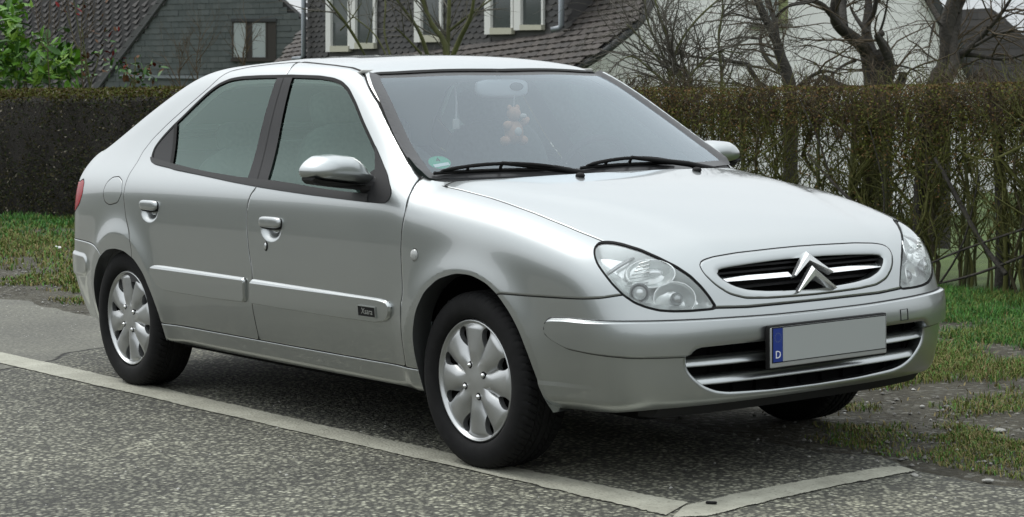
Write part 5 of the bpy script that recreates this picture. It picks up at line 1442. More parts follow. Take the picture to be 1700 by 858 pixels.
# ---- pale stones one can tell apart
M_STONE = mat('stone_pale', (.30, .295, .27), .85, noise=(25, .2))
for k, (u, v, s, lab) in enumerate(((1308, 646, .036, 'flat pale stone lying on bare soil right of the front bumper'), (1658, 716, .022, 'pale stone lying at the right edge between bare soil and grass strip'), (1518, 790, .015, 'small white stone at the end of the cross line'), (1640, 799, .016, 'whitish stone beside the road edge in the lower right corner'), (1531, 675, .012, 'small grey stone on the bare soil below the grass'), (95, 412, .036, 'white scrap lying in the grass left of the rear bumper'))):
    p = on_ground(u, v); bm = bmesh.new(); bmesh.ops.create_icosphere(bm, subdivisions=2, radius=1)
    for q in bm.verts: q.co = Vector((q.co.x*s*1.3, q.co.y*s*.8, q.co.z*s*.42))*(1+.25*(random.random()-.5))
    me = bpy.data.meshes.new('stone'); bm.to_mesh(me); bm.free(); me.materials.append(M_STONE if k != 5 else M_WHITE)
    o = bpy.data.objects.new('stone', me); o.location = (p[0], p[1], s*.15); o.rotation_euler.z = k*1.3; lnk(o); tag(o, lab, 'stone')
p = on_ground(1181, 839); b = MB(); b.box((0, 0, 0), (.034, .014, .007), np.array([[.8, .6, 0], [-.6, .8, 0], [0, 0, 1]])); o = b.build('twig_scrap', M_TYRE, None, loc=(p[0], p[1], .009)); bevel(o, .003); tag(o, 'short dark scrap lying on the corner of the white line', 'scrap')

# ---------------------------------------------------------------- woody plants
def perp(d):
    r = rng.normal(size=d.shape); r -= d*(r*d).sum(-1, keepdims=True); return r/(np.linalg.norm(r, axis=-1, keepdims=True)+1e-9)
def grow(par, rad, n, L, ang, m=5, wig=.25, up=0., r0=.6, rmin=.002, tmin=.2, tmax=1., rmax=.011):
    """n side shoots on the parent shoots par (k, p, 3)"""
    k, p = par.shape[:2]
    w = np.linalg.norm(np.diff(par, axis=1), axis=2).sum(1); i = rng.choice(k, n, p=w/w.sum()); t = (tmin+(tmax-tmin)*rng.random(n))*(p-1); a = np.minimum(t.astype(int), p-2); f = (t-a)[:, None]
    s = par[i, a]*(1-f)+par[i, a+1]*f; d = par[i, a+1]-par[i, a]; d /= np.linalg.norm(d, axis=1, keepdims=True)+1e-9
    rr = (rad[i, a]*(1-f[:, 0])+rad[i, a+1]*f[:, 0])*r0; rr = np.clip(rr, rmin, rmax)
    th = (ang*(.6+.8*rng.random(n)))[:, None]; d = d*np.cos(th)+perp(d)*np.sin(th)
    ln = (L*(.5+rng.random(n)))[:, None]/(m-1); pts = [s]
    for j in range(1, m):
        d = d+wig*rng.normal(size=d.shape)*.5+np.array([0, 0, up]); d /= np.linalg.norm(d, axis=1, keepdims=True); pts.append(pts[-1]+d*ln)
    P = np.stack(pts, 1); tp = np.linspace(1, .35, m)[None]
    return P, rr[:, None]*tp
def shoots_mesh(sets, sides=5):
    Vs, Fs, b = [], [], 0
    for P, rad, sd in sets:
        n, m = P.shape[:2]; T = np.gradient(P, axis=1); T /= np.linalg.norm(T, axis=2, keepdims=True)+1e-9
        ref = np.where(np.abs(T[:, :1, 2:3]) < .9, np.array([0, 0, 1.]), np.array([1., 0, 0])); A = np.cross(np.broadcast_to(ref, T.shape), T); A /= np.linalg.norm(A, axis=2, keepdims=True)+1e-9; Bn = np.cross(T, A)
        q = np.arange(sd)*2*np.pi/sd
        V = P[:, :, None]+rad[:, :, None, None]*(np.cos(q)[:, None]*A[:, :, None]+np.sin(q)[:, None]*Bn[:, :, None])
        idx = (np.arange(n)[:, None, None]*m+np.arange(m-1)[None, :, None])*sd; j = np.arange(sd)
        F = np.stack([idx+j, idx+(j+1) % sd, idx+sd+(j+1) % sd, idx+sd+j], -1).reshape(-1, 4)
        Vs.append(V.reshape(-1, 3)); Fs.append(F+b); b += n*m*sd
    return np.concatenate(Vs), np.concatenate(Fs)
def poly(P, r, m=9):
    """one main limb from a few control points, smooth, returned as (1, m, 3)"""
    P = np.array(P, float); s = np.linspace(0, 1, len(P)); t = np.linspace(0, 1, m)
    Q = np.stack([Spl(s, P[:, k])(t) if len(P) > 2 else np.interp(t, s, P[:, k]) for k in range(3)], 1); rr = np.interp(t, np.linspace(0, 1, len(r)), r)
    return Q[None], rr[None]
def cat(*q): return np.concatenate([a[0] for a in q]), np.concatenate([a[1] for a in q])
def leafmesh(P, size, aspect=.5, flat=0., up=None):
    n = len(P); d = rng.normal(size=(n, 3)); d[:, 2] *= (1-flat); d /= np.linalg.norm(d, axis=1, keepdims=True)
    s = perp(d); size = np.broadcast_to(size, n)[:, None]*(.6+.8*rng.random((n, 1))); nn = np.cross(d, s)
    V = np.stack([P-d*size*.5, P+s*size*aspect*.5+nn*size*.08, P+d*size*.5, P-s*size*aspect*.5+nn*size*.08], 1).reshape(-1, 3)
    b = 4*np.arange(n)[:, None]; return V, np.concatenate([b+[0, 1, 2], b+[0, 2, 3]])
M_BARK = mat('bark_dark', (.035, .031, .025), .9, noise=(8, .4), bump=(40, .8, .02)); M_BARKG = mat('bark_mossy', (.075, .080, .028), .9, noise=(5, .5), bump=(40, .6, .01))
M_TWIG = mat('twig_brown', (.075, .058, .038), .85, spec=.2); M_TWIGG = mat('twig_grey', (.085, .078, .062), .85); M_TWIGO = mat('twig_olive', (.110, .113, .038), .85, spec=.2)

# ---- clipped hedges
def hedge_dense():
    t = thing('clipped_hedge', 'dense dark clipped hedge behind the rear of the car', 'hedge', (-15, 4, 0))
    x0, x1 = -24., -8.2
    def loc(x, y, z): return np.stack([x+15, hedge_y(x)+y-4, z], 1)
    xs = np.linspace(x0, x1, 120); prof = [(.16, 0), (.10, .45), (.09, .9), (.10, 1.20), (.22, 1.28), (.60, 1.28), (.70, 1.1), (.72, 0)]
    V = np.concatenate([loc(xs, np.full(120, a)+.10*(vnoise(xs, xs*0+c*3, .35, 21)-.5), np.full(120, c)+(.04*(vnoise(xs, xs*0, .5, 22)-.5) if c > 1 else 0)) for a, c in prof]); n = 120; i = np.arange(n-1)
    F = np.concatenate([np.stack([i+k*n, i+1+k*n, i+1+(k+1)*n, i+(k+1)*n], 1) for k in range(len(prof)-1)])
    mesh('hedge_core', V, F, mat('hedge_inside', (.018, .015, .011), 1.0, bump=(60, 1, .05)), t)  # solid dark core added inside the leaves to block light
    n = 60000; x = x0+(x1-x0)*rng.random(n); top = rng.random(n) < .34
    z = np.where(top, 1.24+.10*rng.random(n)+.05*(vnoise(x, x*0, .3, 23)-.5), .03+1.28*rng.random(n)); y = np.where(top, .02+.6*rng.random(n), .0+.13*rng.random(n)**.7+.10*(vnoise(x, z, .25, 24)-.5))
    P = loc(x, y, z); s = np.where(z > 1.18, .030, .027); V, F = leafmesh(P, s, .6)
    col = np.where(z > 1.2+.06*rng.random(n), np.where(rng.random(n) < .55, 1, 2), np.where(rng.random(n) < .5, 0, 3)); col = np.where((rng.random(n) < .05), 4, col)  # sunlit top painted in: lighter leaf colours near the clipped top
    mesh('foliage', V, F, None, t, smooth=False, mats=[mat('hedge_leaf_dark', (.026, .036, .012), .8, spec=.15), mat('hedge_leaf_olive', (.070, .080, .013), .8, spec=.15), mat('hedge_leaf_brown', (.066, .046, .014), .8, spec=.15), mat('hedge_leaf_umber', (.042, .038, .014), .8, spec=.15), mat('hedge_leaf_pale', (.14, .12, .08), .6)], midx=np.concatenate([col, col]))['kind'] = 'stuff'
    n = 700; x = x0+(x1-x0)*rng.random(n); z = 1.2+0*x; P0 = loc(x, .1+.5*rng.random(n), z)
    Pp = np.stack([P0, P0+np.stack([.03*rng.normal(size=n), .03*rng.normal(size=n), .06+.10*rng.random(n)], 1)], 1); Pp = np.stack([Pp[:, 0], (Pp[:, 0]+Pp[:, 1])/2, Pp[:, 1]], 1)
    V, F = shoots_mesh([(Pp, np.full((n, 3), .0035), 3)]); mesh('top_shoot', V, F, M_TWIGO, t)['kind'] = 'stuff'
hedge_dense()
M_STEMD = mat('stem_dark', (.060, .052, .032), .9, noise=(8, .4), spec=.2)
def hedge_sparse():
    t = thing('bare_hedge', 'thin winter hedge of upright mossy stems right of the car', 'hedge', (-4, 4.45, 0))
    O = np.array([-4, 4.45, 0]); x0, x1 = -9.2, 1.6
    def W(x, y, z): return np.stack([x, hedge_y(x)+y, z], 1)-O
    n = 300; x = np.sort(x0+(x1-x0)*rng.random(n)); y = .06+.58*rng.random(n); m = 8; zz = np.linspace(0, 1.12, m)
    P = np.stack([np.stack([x+.10*rng.normal(size=n)*q, hedge_y(x)+y+.06*rng.normal(size=n)*q, ground_z(x, hedge_y(x))+zz[j]+0*x], 1) for j, q in enumerate(np.linspace(0, 1, m))], 1)-O
    P[:, 1:-1] += .016*rng.normal(size=P[:, 1:-1].shape); rad = (.006+.013*rng.random(n)**2.2)[:, None]*np.linspace(1, .55, m)[None]
    shown = rng.permutation(n)
    Ms = [M_BARKG, M_STEMD, M_TWIGO]
    for k in range(n):
        V, F = shoots_mesh([(P[k:k+1], rad[k:k+1], 6)]); mesh('stem', V, F, Ms[k % 3], t)
    # stout old trunks and slanting branches the photo shows
    for u, r_, lean in ((1408, .026, .02), (1235, .016, -.02), (1350, .014, .03), (1515, .036, 0), (1648, .042, 0), (1462, .014, -.03), (1190, .016, .02), (1130, .018, 0), (1585, .013, 0)):
        o, d = CAM, FWD+(u-850)/FPX*RGT-(300-429)/FPX*UPV; q = o+d*((4.70-o[1])/d[1]); b = np.array([q[0], hedge_y(q[0])+.25, 0.])-O
        l, rr = poly([b+[0, 0, -.02], b+[lean*.5+.02*rng.normal(), 0, .5], b+[lean+.03*rng.normal(), 0, 1.15]], [r_*1.15, r_*.9, r_*.75], 9)
        V, F = shoots_mesh([(l, rr, 8)]); mesh('old_trunk', V, F, M_BARKG if r_ < .03 else M_BARK, t)
    def pt(u, v, y=4.55):
        d = FWD+(u-850)/FPX*RGT-(v-429)/FPX*UPV; return CAM+d*((y-CAM[1])/d[1])-O
    SB = [([(1552, 262), (1590, 330), (1628, 400), (1670, 455)], .020), ([(1340, 255), (1380, 300), (1420, 340)], .014), ([(1495, 465), (1560, 430), (1640, 400), (1700, 380)], .010), ([(1560, 470), (1620, 455), (1700, 425)], .012), ([(1330, 170), (1365, 250), (1378, 300)], .008), ([(1440, 200), (1468, 330), (1450, 420)], .008), ([(1625, 290), (1600, 400), (1560, 470)], .009)]
    for pts, r_ in SB:
        l, rr = poly([pt(*q) for q in pts], [r_*.5, r_*.7, r_*.8], 9); V, F = shoots_mesh([(l, rr, 7)]); mesh('branch', V, F, M_BARK, t)
    tw = grow(P, rad, 7000, .30, .75, 5, .3, .10, .5, .0019, .12); tw2 = grow(tw[0], tw[1], 14000, .13, .8, 4, .3, .05, .7, .0018)
    nq = 1700; xx = x0+(x1-x0)*rng.random(nq); B0 = W(xx, .05+.6*rng.random(nq), .86+.26*rng.random(nq)); Pt = np.stack([B0, B0+np.stack([.04*rng.normal(size=nq), .04*rng.normal(size=nq), .10+.06*rng.random(nq)], 1), B0+np.stack([.07*rng.normal(size=nq), .07*rng.normal(size=nq), .17+.12*rng.random(nq)], 1)], 1)
    tp = (Pt, np.full((nq, 3), .0028)); tp2 = grow(Pt, tp[1], 19000, .085, .9, 3, .3, .05, .8, .0016, 0)
    for nm, sets, mm in (('twig', [(*tw, 3), (*tw2, 3)], M_TWIGO), ('clipped_twig', [(*tp, 3), (*tp2, 3)], M_TWIG)):
        V, F = shoots_mesh(sets); mesh(nm, V, F, mm, t)['kind'] = 'stuff'
    n = 200000; x = x0+(x1-x0)*rng.random(n); r = rng.random(n); z = np.where(r < .45, 1.25-.55*rng.random(n)**1.6+.03*(vnoise(x, x*0, .4, 31)-.5), .12+1.0*rng.random(n)); y = .0+.68*rng.random(n)
    cl = vnoise(x, z, .16, 32); k = (z > .80+.50*(vnoise(x, x*0, .22, 35)-.5)) & (rng.random(n) < .95) | (cl > .56-.12*z) & (rng.random(n) < .5) & (z > .35); x, y, z = x[k], y[k], z[k]; P_ = W(x, y, z); V, F = leafmesh(P_, .017, .55)
    c = np.where(rng.random(len(x)) < .5-.2*(z > 1.1), 0, np.where(rng.random(len(x)) < .6, 1, 2))
    mesh('foliage', V, F, None, t, smooth=False, mats=[mat('hedge_leaf_moss', (.105, .118, .022), .8, spec=.15), mat('hedge_leaf_rust', (.135, .080, .034), .8, spec=.15), mat('hedge_leaf_olive_brown', (.118, .096, .034), .8, spec=.15)], midx=np.concatenate([c, c]))['kind'] = 'stuff'
hedge_sparse()

# ---- trees; limbs are laid out as seen and given their own spread in depth
def limb(pts, Z, r, dz=0., m=14):
    k = len(pts); return poly([at(u, v, Z+dz*(i/(k-1))) for i, (u, v) in enumerate(pts)], r, m)
def tree(name, label, limbs, base, twigs, mats, group=None, cat_='tree', thin=.78):
    t = thing(name, label, cat_, tuple(base), group=group); O = np.array(base)
    cap_ = lambda P, r: (np.concatenate([P-O, P[:, -1:]-O+.01*(P[:, -1:]-P[:, -2:-1])], 1), np.concatenate([r, r[:, -1:]*.02], 1))
    V, F = shoots_mesh([(*cap_(P, r*thin), 9) for P, r in limbs[:1]]); mesh('trunk', V, F, mats[0], t)
    for P, r in limbs[1:]:
        V, F = shoots_mesh([(*cap_(P, r*thin), 8)]); mesh('limb', V, F, mats[0], t)
    src = cat(*[l for l in limbs]); sets = []
    for (n, L, ang, up, r0, m, wig, tm) in twigs:
        src = grow(src[0], src[1], n, L, ang, m, wig, up, r0, .0016, tm, 1., (.0095, .0042, .0022)[len(sets)]); sets.append((src[0]-O, src[1], 4 if len(sets) == 0 else 3))
    V, F = shoots_mesh(sets); mesh('crown', V, F, mats[1], t)['kind'] = 'stuff'
    return t
def ground_pt(u, Z):
    p = at(u, 150, Z); return (p[0], p[1], float(ground_z(p[0], p[1])))
def stem_from(u, v, Z):
    """ground, then the first seen point"""
    b = ground_pt(u, Z); return np.array(b)
def root_limb(pts, Z, r, dz=0.):
    top = [at(u, v, Z+dz*(i/max(1, len(pts)-1))) for i, (u, v) in enumerate(pts)]; b = stem_from(pts[0][0], 0, Z); return poly([b, (b+top[0])/2]+top, r, 14)
Z = 15.5; b = ground_pt(1312, Z)
tree('bare_tree', 'slim leaning bare tree between the twiggy bush and the pollarded stump', [root_limb([(1312, 150), (1300, 105), (1287, 62), (1268, 25), (1255, -10), (1240, -60)], Z, [.075, .075, .060, .045, .040, .03]), limb([(1290, 70), (1285, 30), (1272, -5), (1265, -50)], Z, [.035, .028, .022, .018], .3), limb([(1302, 120), (1275, 100), (1262, 64), (1275, 40)], Z, [.030, .026, .018, .010], .4), limb([(1262, 64), (1230, 62), (1205, 68)], Z+.4, [.016, .013, .008], .2), limb([(1268, 30), (1245, 30), (1215, 22), (1195, 35)], Z, [.016, .012, .008, .005], -.3), limb([(1288, 28), (1310, 10), (1345, 4), (1370, -10)], Z, [.014, .012, .010, .008], -.3), limb([(1318, 150), (1345, 128), (1370, 118), (1400, 125)], Z-.4, [.025, .022, .016, .006], -.2), limb([(1240, 106), (1262, 142)], Z-.2, [.02, .03], 0), limb([(1240, 106), (1200, 100), (1160, 95), (1140, 92)], Z-.2, [.022, .018, .014, .007], -.4), limb([(1310, 148), (1250, 146), (1215, 138), (1175, 142)], Z+.1, [.02, .014, .010, .006], .3)],
     b, [(55, .55, .7, -.05, .5, 6, .35, .3), (260, .28, .7, -.14, .6, 5, .35, .1), (420, .14, .7, -.12, .7, 4, .3, .1)], (M_BARK, M_TWIG), 'bare trees behind the hedge')
Z = 16.; b = ground_pt(1455, Z)
tree('bare_tree', 'stout pollarded bare tree with a cut stub on its right side', [root_limb([(1457, 150), (1455, 118), (1447, 85)], Z, [.16, .155, .14, .125]), limb([(1447, 95), (1428, 72), (1402, 52), (1385, 25), (1392, -20)], Z, [.085, .075, .065, .055, .045], -.3), limb([(1402, 50), (1375, 18), (1352, 2), (1310, 8)], Z-.2, [.04, .032, .02, .012], -.3), limb([(1400, 45), (1398, 10), (1402, -30)], Z, [.055, .045, .04], .3), limb([(1447, 92), (1438, 50), (1442, 10), (1436, -30)], Z, [.075, .05, .04, .032], .2), limb([(1440, 55), (1422, 30), (1412, 12)], Z, [.028, .02, .012], .2), limb([(1440, 40), (1452, 15), (1455, -20)], Z, [.03, .028, .022], -.2), limb([(1470, 140), (1478, 110), (1466, 78), (1455, 58)], Z-.1, [.065, .055, .042, .030], -.2), limb([(1478, 118), (1472, 82), (1458, 62), (1467, 54)], Z-.15, [.05, .045, .040, .034], 0), limb([(1482, 150), (1494, 140), (1500, 120)], Z-.1, [.06, .055, .045], 0), limb([(1458, 60), (1468, 30), (1475, -10)], Z, [.016, .012, .008], -.2), limb([(1486, 108), (1515, 115), (1545, 135)], Z, [.012, .009, .005], -.3), limb([(1420, 100), (1395, 112), (1370, 135)], Z, [.02, .014, .008], -.3), limb([(1425, 150), (1385, 138), (1365, 128), (1350, 148)], Z-.2, [.03, .034, .030, .024], 0)],
     b, [(50, .60, .8, -.06, .4, 6, .4, .3), (300, .28, .7, -.16, .6, 5, .35, .1), (420, .14, .7, -.14, .7, 4, .3, .1)], (M_BARK, M_TWIG), 'bare trees behind the hedge')
Z = 16.8; b = ground_pt(1556, Z)
tree('bare_tree', 'tall bare tree with spreading limbs in front of the dark roof', [root_limb([(1556, 150), (1566, 120), (1575, 85), (1572, 50), (1578, 20), (1590, -20)], Z, [.15, .15, .12, .10, .09, .085, .07]), limb([(1570, 130), (1585, 105), (1583, 70), (1590, 30), (1592, -20)], Z-.2, [.07, .06, .05, .045, .04], .3), limb([(1578, 100), (1610, 80), (1640, 48), (1660, 25), (1680, -5)], Z, [.045, .038, .030, .022, .015], -.5), limb([(1585, 90), (1625, 92), (1665, 98), (1705, 88)], Z, [.035, .026, .018, .012], -.4), limb([(1620, 75), (1660, 55), (1700, 52)], Z-.3, [.020, .015, .010], -.3), limb([(1572, 45), (1552, 20), (1535, -20)], Z, [.04, .03, .025], .3), limb([(1590, 20), (1602, -5), (1615, -40)], Z, [.03, .025, .02], 0), limb([(1575, 60), (1555, 35), (1545, 60), (1540, 105)], Z, [.012, .010, .008, .005], -.2), limb([(1640, 45), (1665, 30), (1700, 15)], Z-.3, [.014, .010, .006], .2)],
     b, [(55, .60, .8, -.05, .45, 6, .4, .3), (330, .30, .7, -.14, .6, 5, .35, .1), (460, .15, .7, -.12, .7, 4, .3, .1)], (M_BARK, M_TWIG), 'bare trees behind the hedge')
Z = 14.4; b = ground_pt(1130, Z)
tree('twiggy_bush', 'arching twiggy bush rising behind the hedge next to the far door mirror', [root_limb([(1140, 158), (1128, 120), (1112, 75), (1098, 35), (1085, -10)], Z, [.022, .020, .018, .015, .012, .008]), root_limb([(1150, 160), (1140, 118), (1130, 92)], Z, [.022, .018, .016, .010]), root_limb([(1198, 155), (1197, 110), (1193, 60), (1200, 20), (1196, -20)], Z+.2, [.016, .016, .014, .012, .008]), root_limb([(1110, 160), (1085, 120), (1055, 95), (1030, 100)], Z-.2, [.016, .014, .010, .006]), root_limb([(1120, 158), (1120, 90), (1150, 40), (1180, 10), (1215, -20)], Z, [.016, .014, .012, .010, .008]), root_limb([(1115, 158), (1100, 90), (1075, 35), (1072, -10)], Z+.3, [.016, .014, .010, .008]), root_limb([(1125, 158), (1105, 110), (1060, 60), (1040, 40)], Z+.1, [.014, .012, .010, .006]), root_limb([(1135, 158), (1165, 105), (1195, 85), (1235, 90)], Z-.1, [.014, .012, .010, .005])],
     b, [(120, .50, .6, -.06, .55, 6, .4, .3), (620, .28, .7, -.08, .6, 5, .4, .1), (800, .15, .7, -.05, .7, 4, .35, .1)], (M_BARKG, M_TWIGG), None, 'bush')
Z = 21.; b = ground_pt(742, Z)
tree('young_tree', 'young tree with greenish bare branches above the car roof', [root_limb([(742, 95), (728, 55), (712, 30), (700, -10), (690, -50)], Z, [.05, .048, .042, .034, .028, .02]), root_limb([(743, 95), (744, 60), (746, 0), (748, -50)], Z+.2, [.036, .034, .032, .028, .02]), limb([(752, 92), (768, 55), (782, 25), (788, -20)], Z, [.036, .034, .026, .018], -.4), limb([(745, 52), (770, 32), (800, 10), (830, -10)], Z+.2, [.022, .018, .013, .008], -.3), limb([(710, 92), (697, 55), (678, 25), (655, -5)], Z-.2, [.028, .026, .020, .014], -.3), limb([(700, 90), (672, 60), (655, 45)], Z-.2, [.018, .014, .008], -.2), limb([(606, 92), (585, 55), (560, 20), (535, -10)], Z+.2, [.014, .022, .018, .012], -.4), limb([(565, 50), (582, 32), (600, 5)], Z, [.012, .009, .006], -.2), limb([(640, 90), (620, 55), (590, 30), (566, 5)], Z, [.012, .010, .008, .005], .2), limb([(648, 92), (638, 50), (640, 10), (635, -20)], Z-.3, [.016, .014, .012, .010], .2), limb([(608, 72), (616, 40), (620, 12)], Z, [.007, .006, .004], -.2), limb([(770, 55), (785, 30), (810, -5)], Z, [.010, .008, .005], .3)],
     b, [(60, .5, .6, .02, .5, 5, .3, .3), (160, .25, .6, .0, .6, 4, .3, .2)], (M_BARKG, M_TWIGG))
# thin saplings at the left
Z = 23.5
for u, top, hgt, lab in ((83, -20, 150, 'thin dark sapling rising from behind the laurel'), (330, 62, 145, 'thin bare sapling in front of the slate gable, left of its window'), (300, 95, 145, 'short bare sapling with few buds above the rear pillar of the car'), (408, 50, 130, 'budding twiggy sapling in front of the gable window'), (138, -20, 150, 'brown branching sapling between laurel and red-leaved bush')):
    b = ground_pt(u, Z)
    tree('sapling', lab, [root_limb([(u, hgt), (u-4, (hgt+top)/2), (u+2, top), (u-3, top-25)], Z, [.012, .011, .009, .006, .004]), limb([(u-2, (hgt+top)/2+20), (u-18, (hgt+top)/2-10), (u-26, top)], Z, [.008, .006, .004], .2), limb([(u-3, (hgt+top)/2), (u+14, (hgt+top)/2-25), (u+26, top-5)], Z, [.007, .005, .003], -.2)], b, [(26, .35, .6, .05, .6, 5, .25, .2), (50, .16, .7, .03, .7, 4, .3, .2)], (M_TWIG, M_TWIG), 'saplings behind the dark hedge')
# laurel with big glossy leaves
def leafy(name, label, spots, Z, nl, size, mats_, asp, cat_, base_u, stems, limit=300):
    b = np.array(ground_pt(base_u, Z)); t = thing(name, label, cat_, tuple(b))
    P = []; 
    for k in range(nl):
        u, v, ru, rv = spots[k % len(spots)]; a = rng.normal(size=2)*.5
        P.append(at(u+ru*a[0], v+rv*a[1], Z+.35*rng.normal()))
    sets = [root_limb([(u0, 150), ((u0+u1)/2, (150+v1)/2), (u1, v1)], Z, [.012, .010, .006]) for u0, u1, v1 in stems]
    V, F = shoots_mesh([(p-b, r, 5) for p, r in sets]); mesh('stem', V, F, M_BARKG, t)
    mes = []
    for q, m in enumerate(mats_):
        L_ = size; w = L_*asp
        V = np.array([(0, 0, 0), (.3*L_, w*.5, .02*L_), (.3*L_, 0, -.03*L_), (.3*L_, -w*.5, .02*L_), (.7*L_, w*.42, -.02*L_), (.7*L_, 0, -.06*L_), (.7*L_, -w*.42, -.02*L_), (L_, 0, -.14*L_)])
        o = mesh('leaf', V, [(0, 2, 1), (0, 3, 2), (1, 2, 5, 4), (2, 3, 6, 5), (4, 5, 7), (5, 6, 7)], m); me = o.data; bpy.data.objects.remove(o); mes.append(me)
    for k in range(min(nl, limit)):
        o = bpy.data.objects.new('leaf', mes[int(rng.random()**1.3*len(mes)) % len(mes)]); o.location = P[k]-b
        o.rotation_euler = (rng.normal()*.6, -.55+rng.normal()*.5, rng.random()*6.28); s = .6+.7*rng.random(); o.scale = (s, s, s); lnk(o, t)
    if nl > limit:
        Pq = np.array(P[limit:])-b; V, F = leafmesh(Pq, size*.9, asp); mi = rng.integers(0, len(mats_), len(Pq)); mesh('leaf_mass', V, F, None, t, smooth=False, mats=mats_, midx=np.concatenate([mi, mi]))['kind'] = 'stuff'
G1 = mat('laurel_leaf', (.085, .21, .014), .5, spec=.3); G2 = mat('laurel_leaf_dark', (.030, .090, .010), .5, spec=.3); G3 = mat('laurel_leaf_pale', (.15, .27, .028), .5, spec=.3)
leafy('laurel_bush', 'bright green laurel with large glossy leaves above the hedge at the left edge', [(25, 60, 18, 60), (10, 110, 40, 60), (45, 100, 50, 55), (95, 115, 45, 40), (60, 125, 90, 30), (20, 30, 16, 30), (110, 105, 18, 25), (40, 80, 60, 40)], 24.2, 760, .185, [G1, G2, G1, G3, G2], .36, 'bush', 40, [(30, 25, 15), (40, 55, 60), (80, 100, 95), (20, 10, 60), (60, 118, 90), (45, 22, 8)])
R1 = mat('red_leaf', (.13, .010, .010), .75, spec=.15); R2 = mat('bronze_leaf', (.085, .040, .018), .75, spec=.15)
leafy('red_leaved_bush', 'small bush with red young leaves in front of the slate gable', [(215, 125, 40, 30), (240, 130, 40, 22), (205, 110, 26, 25), (250, 118, 20, 16)], 22.6, 120, .085, [G2, R2, G2, G2, R1], .42, 'bush', 222, [(222, 208, 98), (222, 245, 108), (222, 225, 95)])
leafy('bronze_leaved_bush', 'sparse bush with bronze and red leaves beside the laurel', [(160, 95, 30, 30), (150, 40, 40, 45), (120, 10, 30, 20), (178, 70, 18, 30), (140, 110, 40, 30)], 24.0, 70, .085, [R2, R2, G2, R1], .42, 'bush', 150, [(150, 135, 40), (150, 165, 85), (150, 122, 0), (150, 110, 20)])

# ---------------------------------------------------------------- houses beyond the gardens
HZ = np.array([FWD[0], FWD[1], 0]); HZ /= np.linalg.norm(HZ); HR = np.array([HZ[1], -HZ[0], 0]); UP = np.array([0, 0, 1.])
class Plane:
    def __init__(s, p, n): s.p = np.array(p, float); s.n = np.array(n, float)/np.linalg.norm(n)
    def px(s, u, v):
        d = FWD+(u-850)/FPX*RGT-(v-429)/FPX*UPV; return CAM+d*(((s.p-CAM)@s.n)/(d@s.n))
def vplane(u0, Z0, u1, Z1):
    a, b = at(u0, 80, Z0), at(u1, 80, Z1); d = b-a; d[2] = 0; d /= np.linalg.norm(d); n = np.array([d[1], -d[0], 0])
    if n@(CAM-a) < 0: n = -n
    P = Plane(a, n); P.d = d; return P
def slab(pts, off, depth, mat_, name, parent, O):
    """solid with the given front outline (world points), pushed back by the vector depth"""
    b = MB(); P = [np.array(p)+off-O for p in pts]; Q = [p+np.array(depth) for p in P]
    b.prism(P, Q); o = b.build(name, mat_, parent)
    bm = bmesh.new(); bm.from_mesh(o.data); bmesh.ops.recalc_face_normals(bm, faces=bm.faces); bmesh.ops.triangulate(bm, faces=bm.faces); bm.to_mesh(o.data); bm.free(); return o
def inside(poly_, p):
    c = False; n = len(poly_)
    for i in range(n):
        (x1, y1), (x2, y2) = poly_[i], poly_[(i+1) % n]
        if (y1 > p[1]) != (y2 > p[1]) and p[0] < (x2-x1)*(p[1]-y1)/(y2-y1)+x1: c = not c
    return c
def to_px(p):
    d = np.asarray(p)-CAM; z = d@FWD; return 850+FPX*(d@RGT)/z, 429-FPX*(d@UPV)/z
def tiling(name, O, parent, origin, du, dv, nn, pu, pv, rows, cols, region_, meshes, jit=.06, stag=.5):
    """lay pieces in courses: du along, dv down the slope, nn outwards; each piece its own object up to 300, the rest joined"""
    X = np.array([du, dv, nn]).T; spots = []
    for r in range(rows):
        for c in range(cols):
            p = origin+du*((c+(stag if r % 2 else 0))*pu)+dv*(r*pv); u, v = to_px(p)
            if inside(region_, (u, v)): spots.append((p, u, v))
    vis = lambda q: (-8 < q[1] < 1708) and (-10 < q[2] < 165)
    spots.sort(key=lambda q: not vis(q)); Mx = Matrix(X.tolist()).to_4x4(); Vs, Fs, Mi, b = [], [], [], 0
    for k, (p, u, v) in enumerate(spots):
        q = int(rng.random()*len(meshes)); tilt = rng.normal()*jit
        if k < 300:
            o = bpy.data.objects.new(name, meshes[q]); lnk(o, parent); o.matrix_local = Matrix.Translation(Vector(p-O)) @ Mx @ Matrix.Rotation(tilt*.3, 4, 'Z') @ Matrix.Rotation(tilt*.25, 4, 'X')
        else:
            me = meshes[q]; c = np.array([v_.co for v_ in me.vertices]); Vs.append(c@X.T+(p-O)); Fs += [tuple(b+i for i in f.vertices) for f in me.polygons]; Mi += [q]*len(me.polygons); b += len(c)
    if Vs: mesh(name, np.concatenate(Vs), Fs, None, parent, smooth=False, mats=[m.materials[0] for m in meshes], midx=Mi)['kind'] = 'stuff'
def piece(name, V, F, mats_):
    out = []
    for m in mats_:
        o = mesh(name, V, F, m, smooth=False); out.append(o.data); bpy.data.objects.remove(o)
    return out
def slate_piece(w, h, mats_, scale=False):
    th = .014
    if scale: out = [(-w/2, 0), (-w/2, h*.62), (-w*.3, h*.92), (0, h*1.05), (w*.3, h*.92), (w/2, h*.62), (w/2, 0)]
    else: out = [(-w/2, 0), (-w/2, h*1.05), (w/2, h*1.05), (w/2, 0)]
    n = len(out); V = [(x, y, .004+(y/h)*.016) for x, y in out]+[(x, y, .004+(y/h)*.016-th) for x, y in out]
    F = [tuple(range(n))]+[(i, n+i, n+(i+1) % n, (i+1) % n) for i in range(n)]
    return piece('slate', np.array(V), F, mats_)
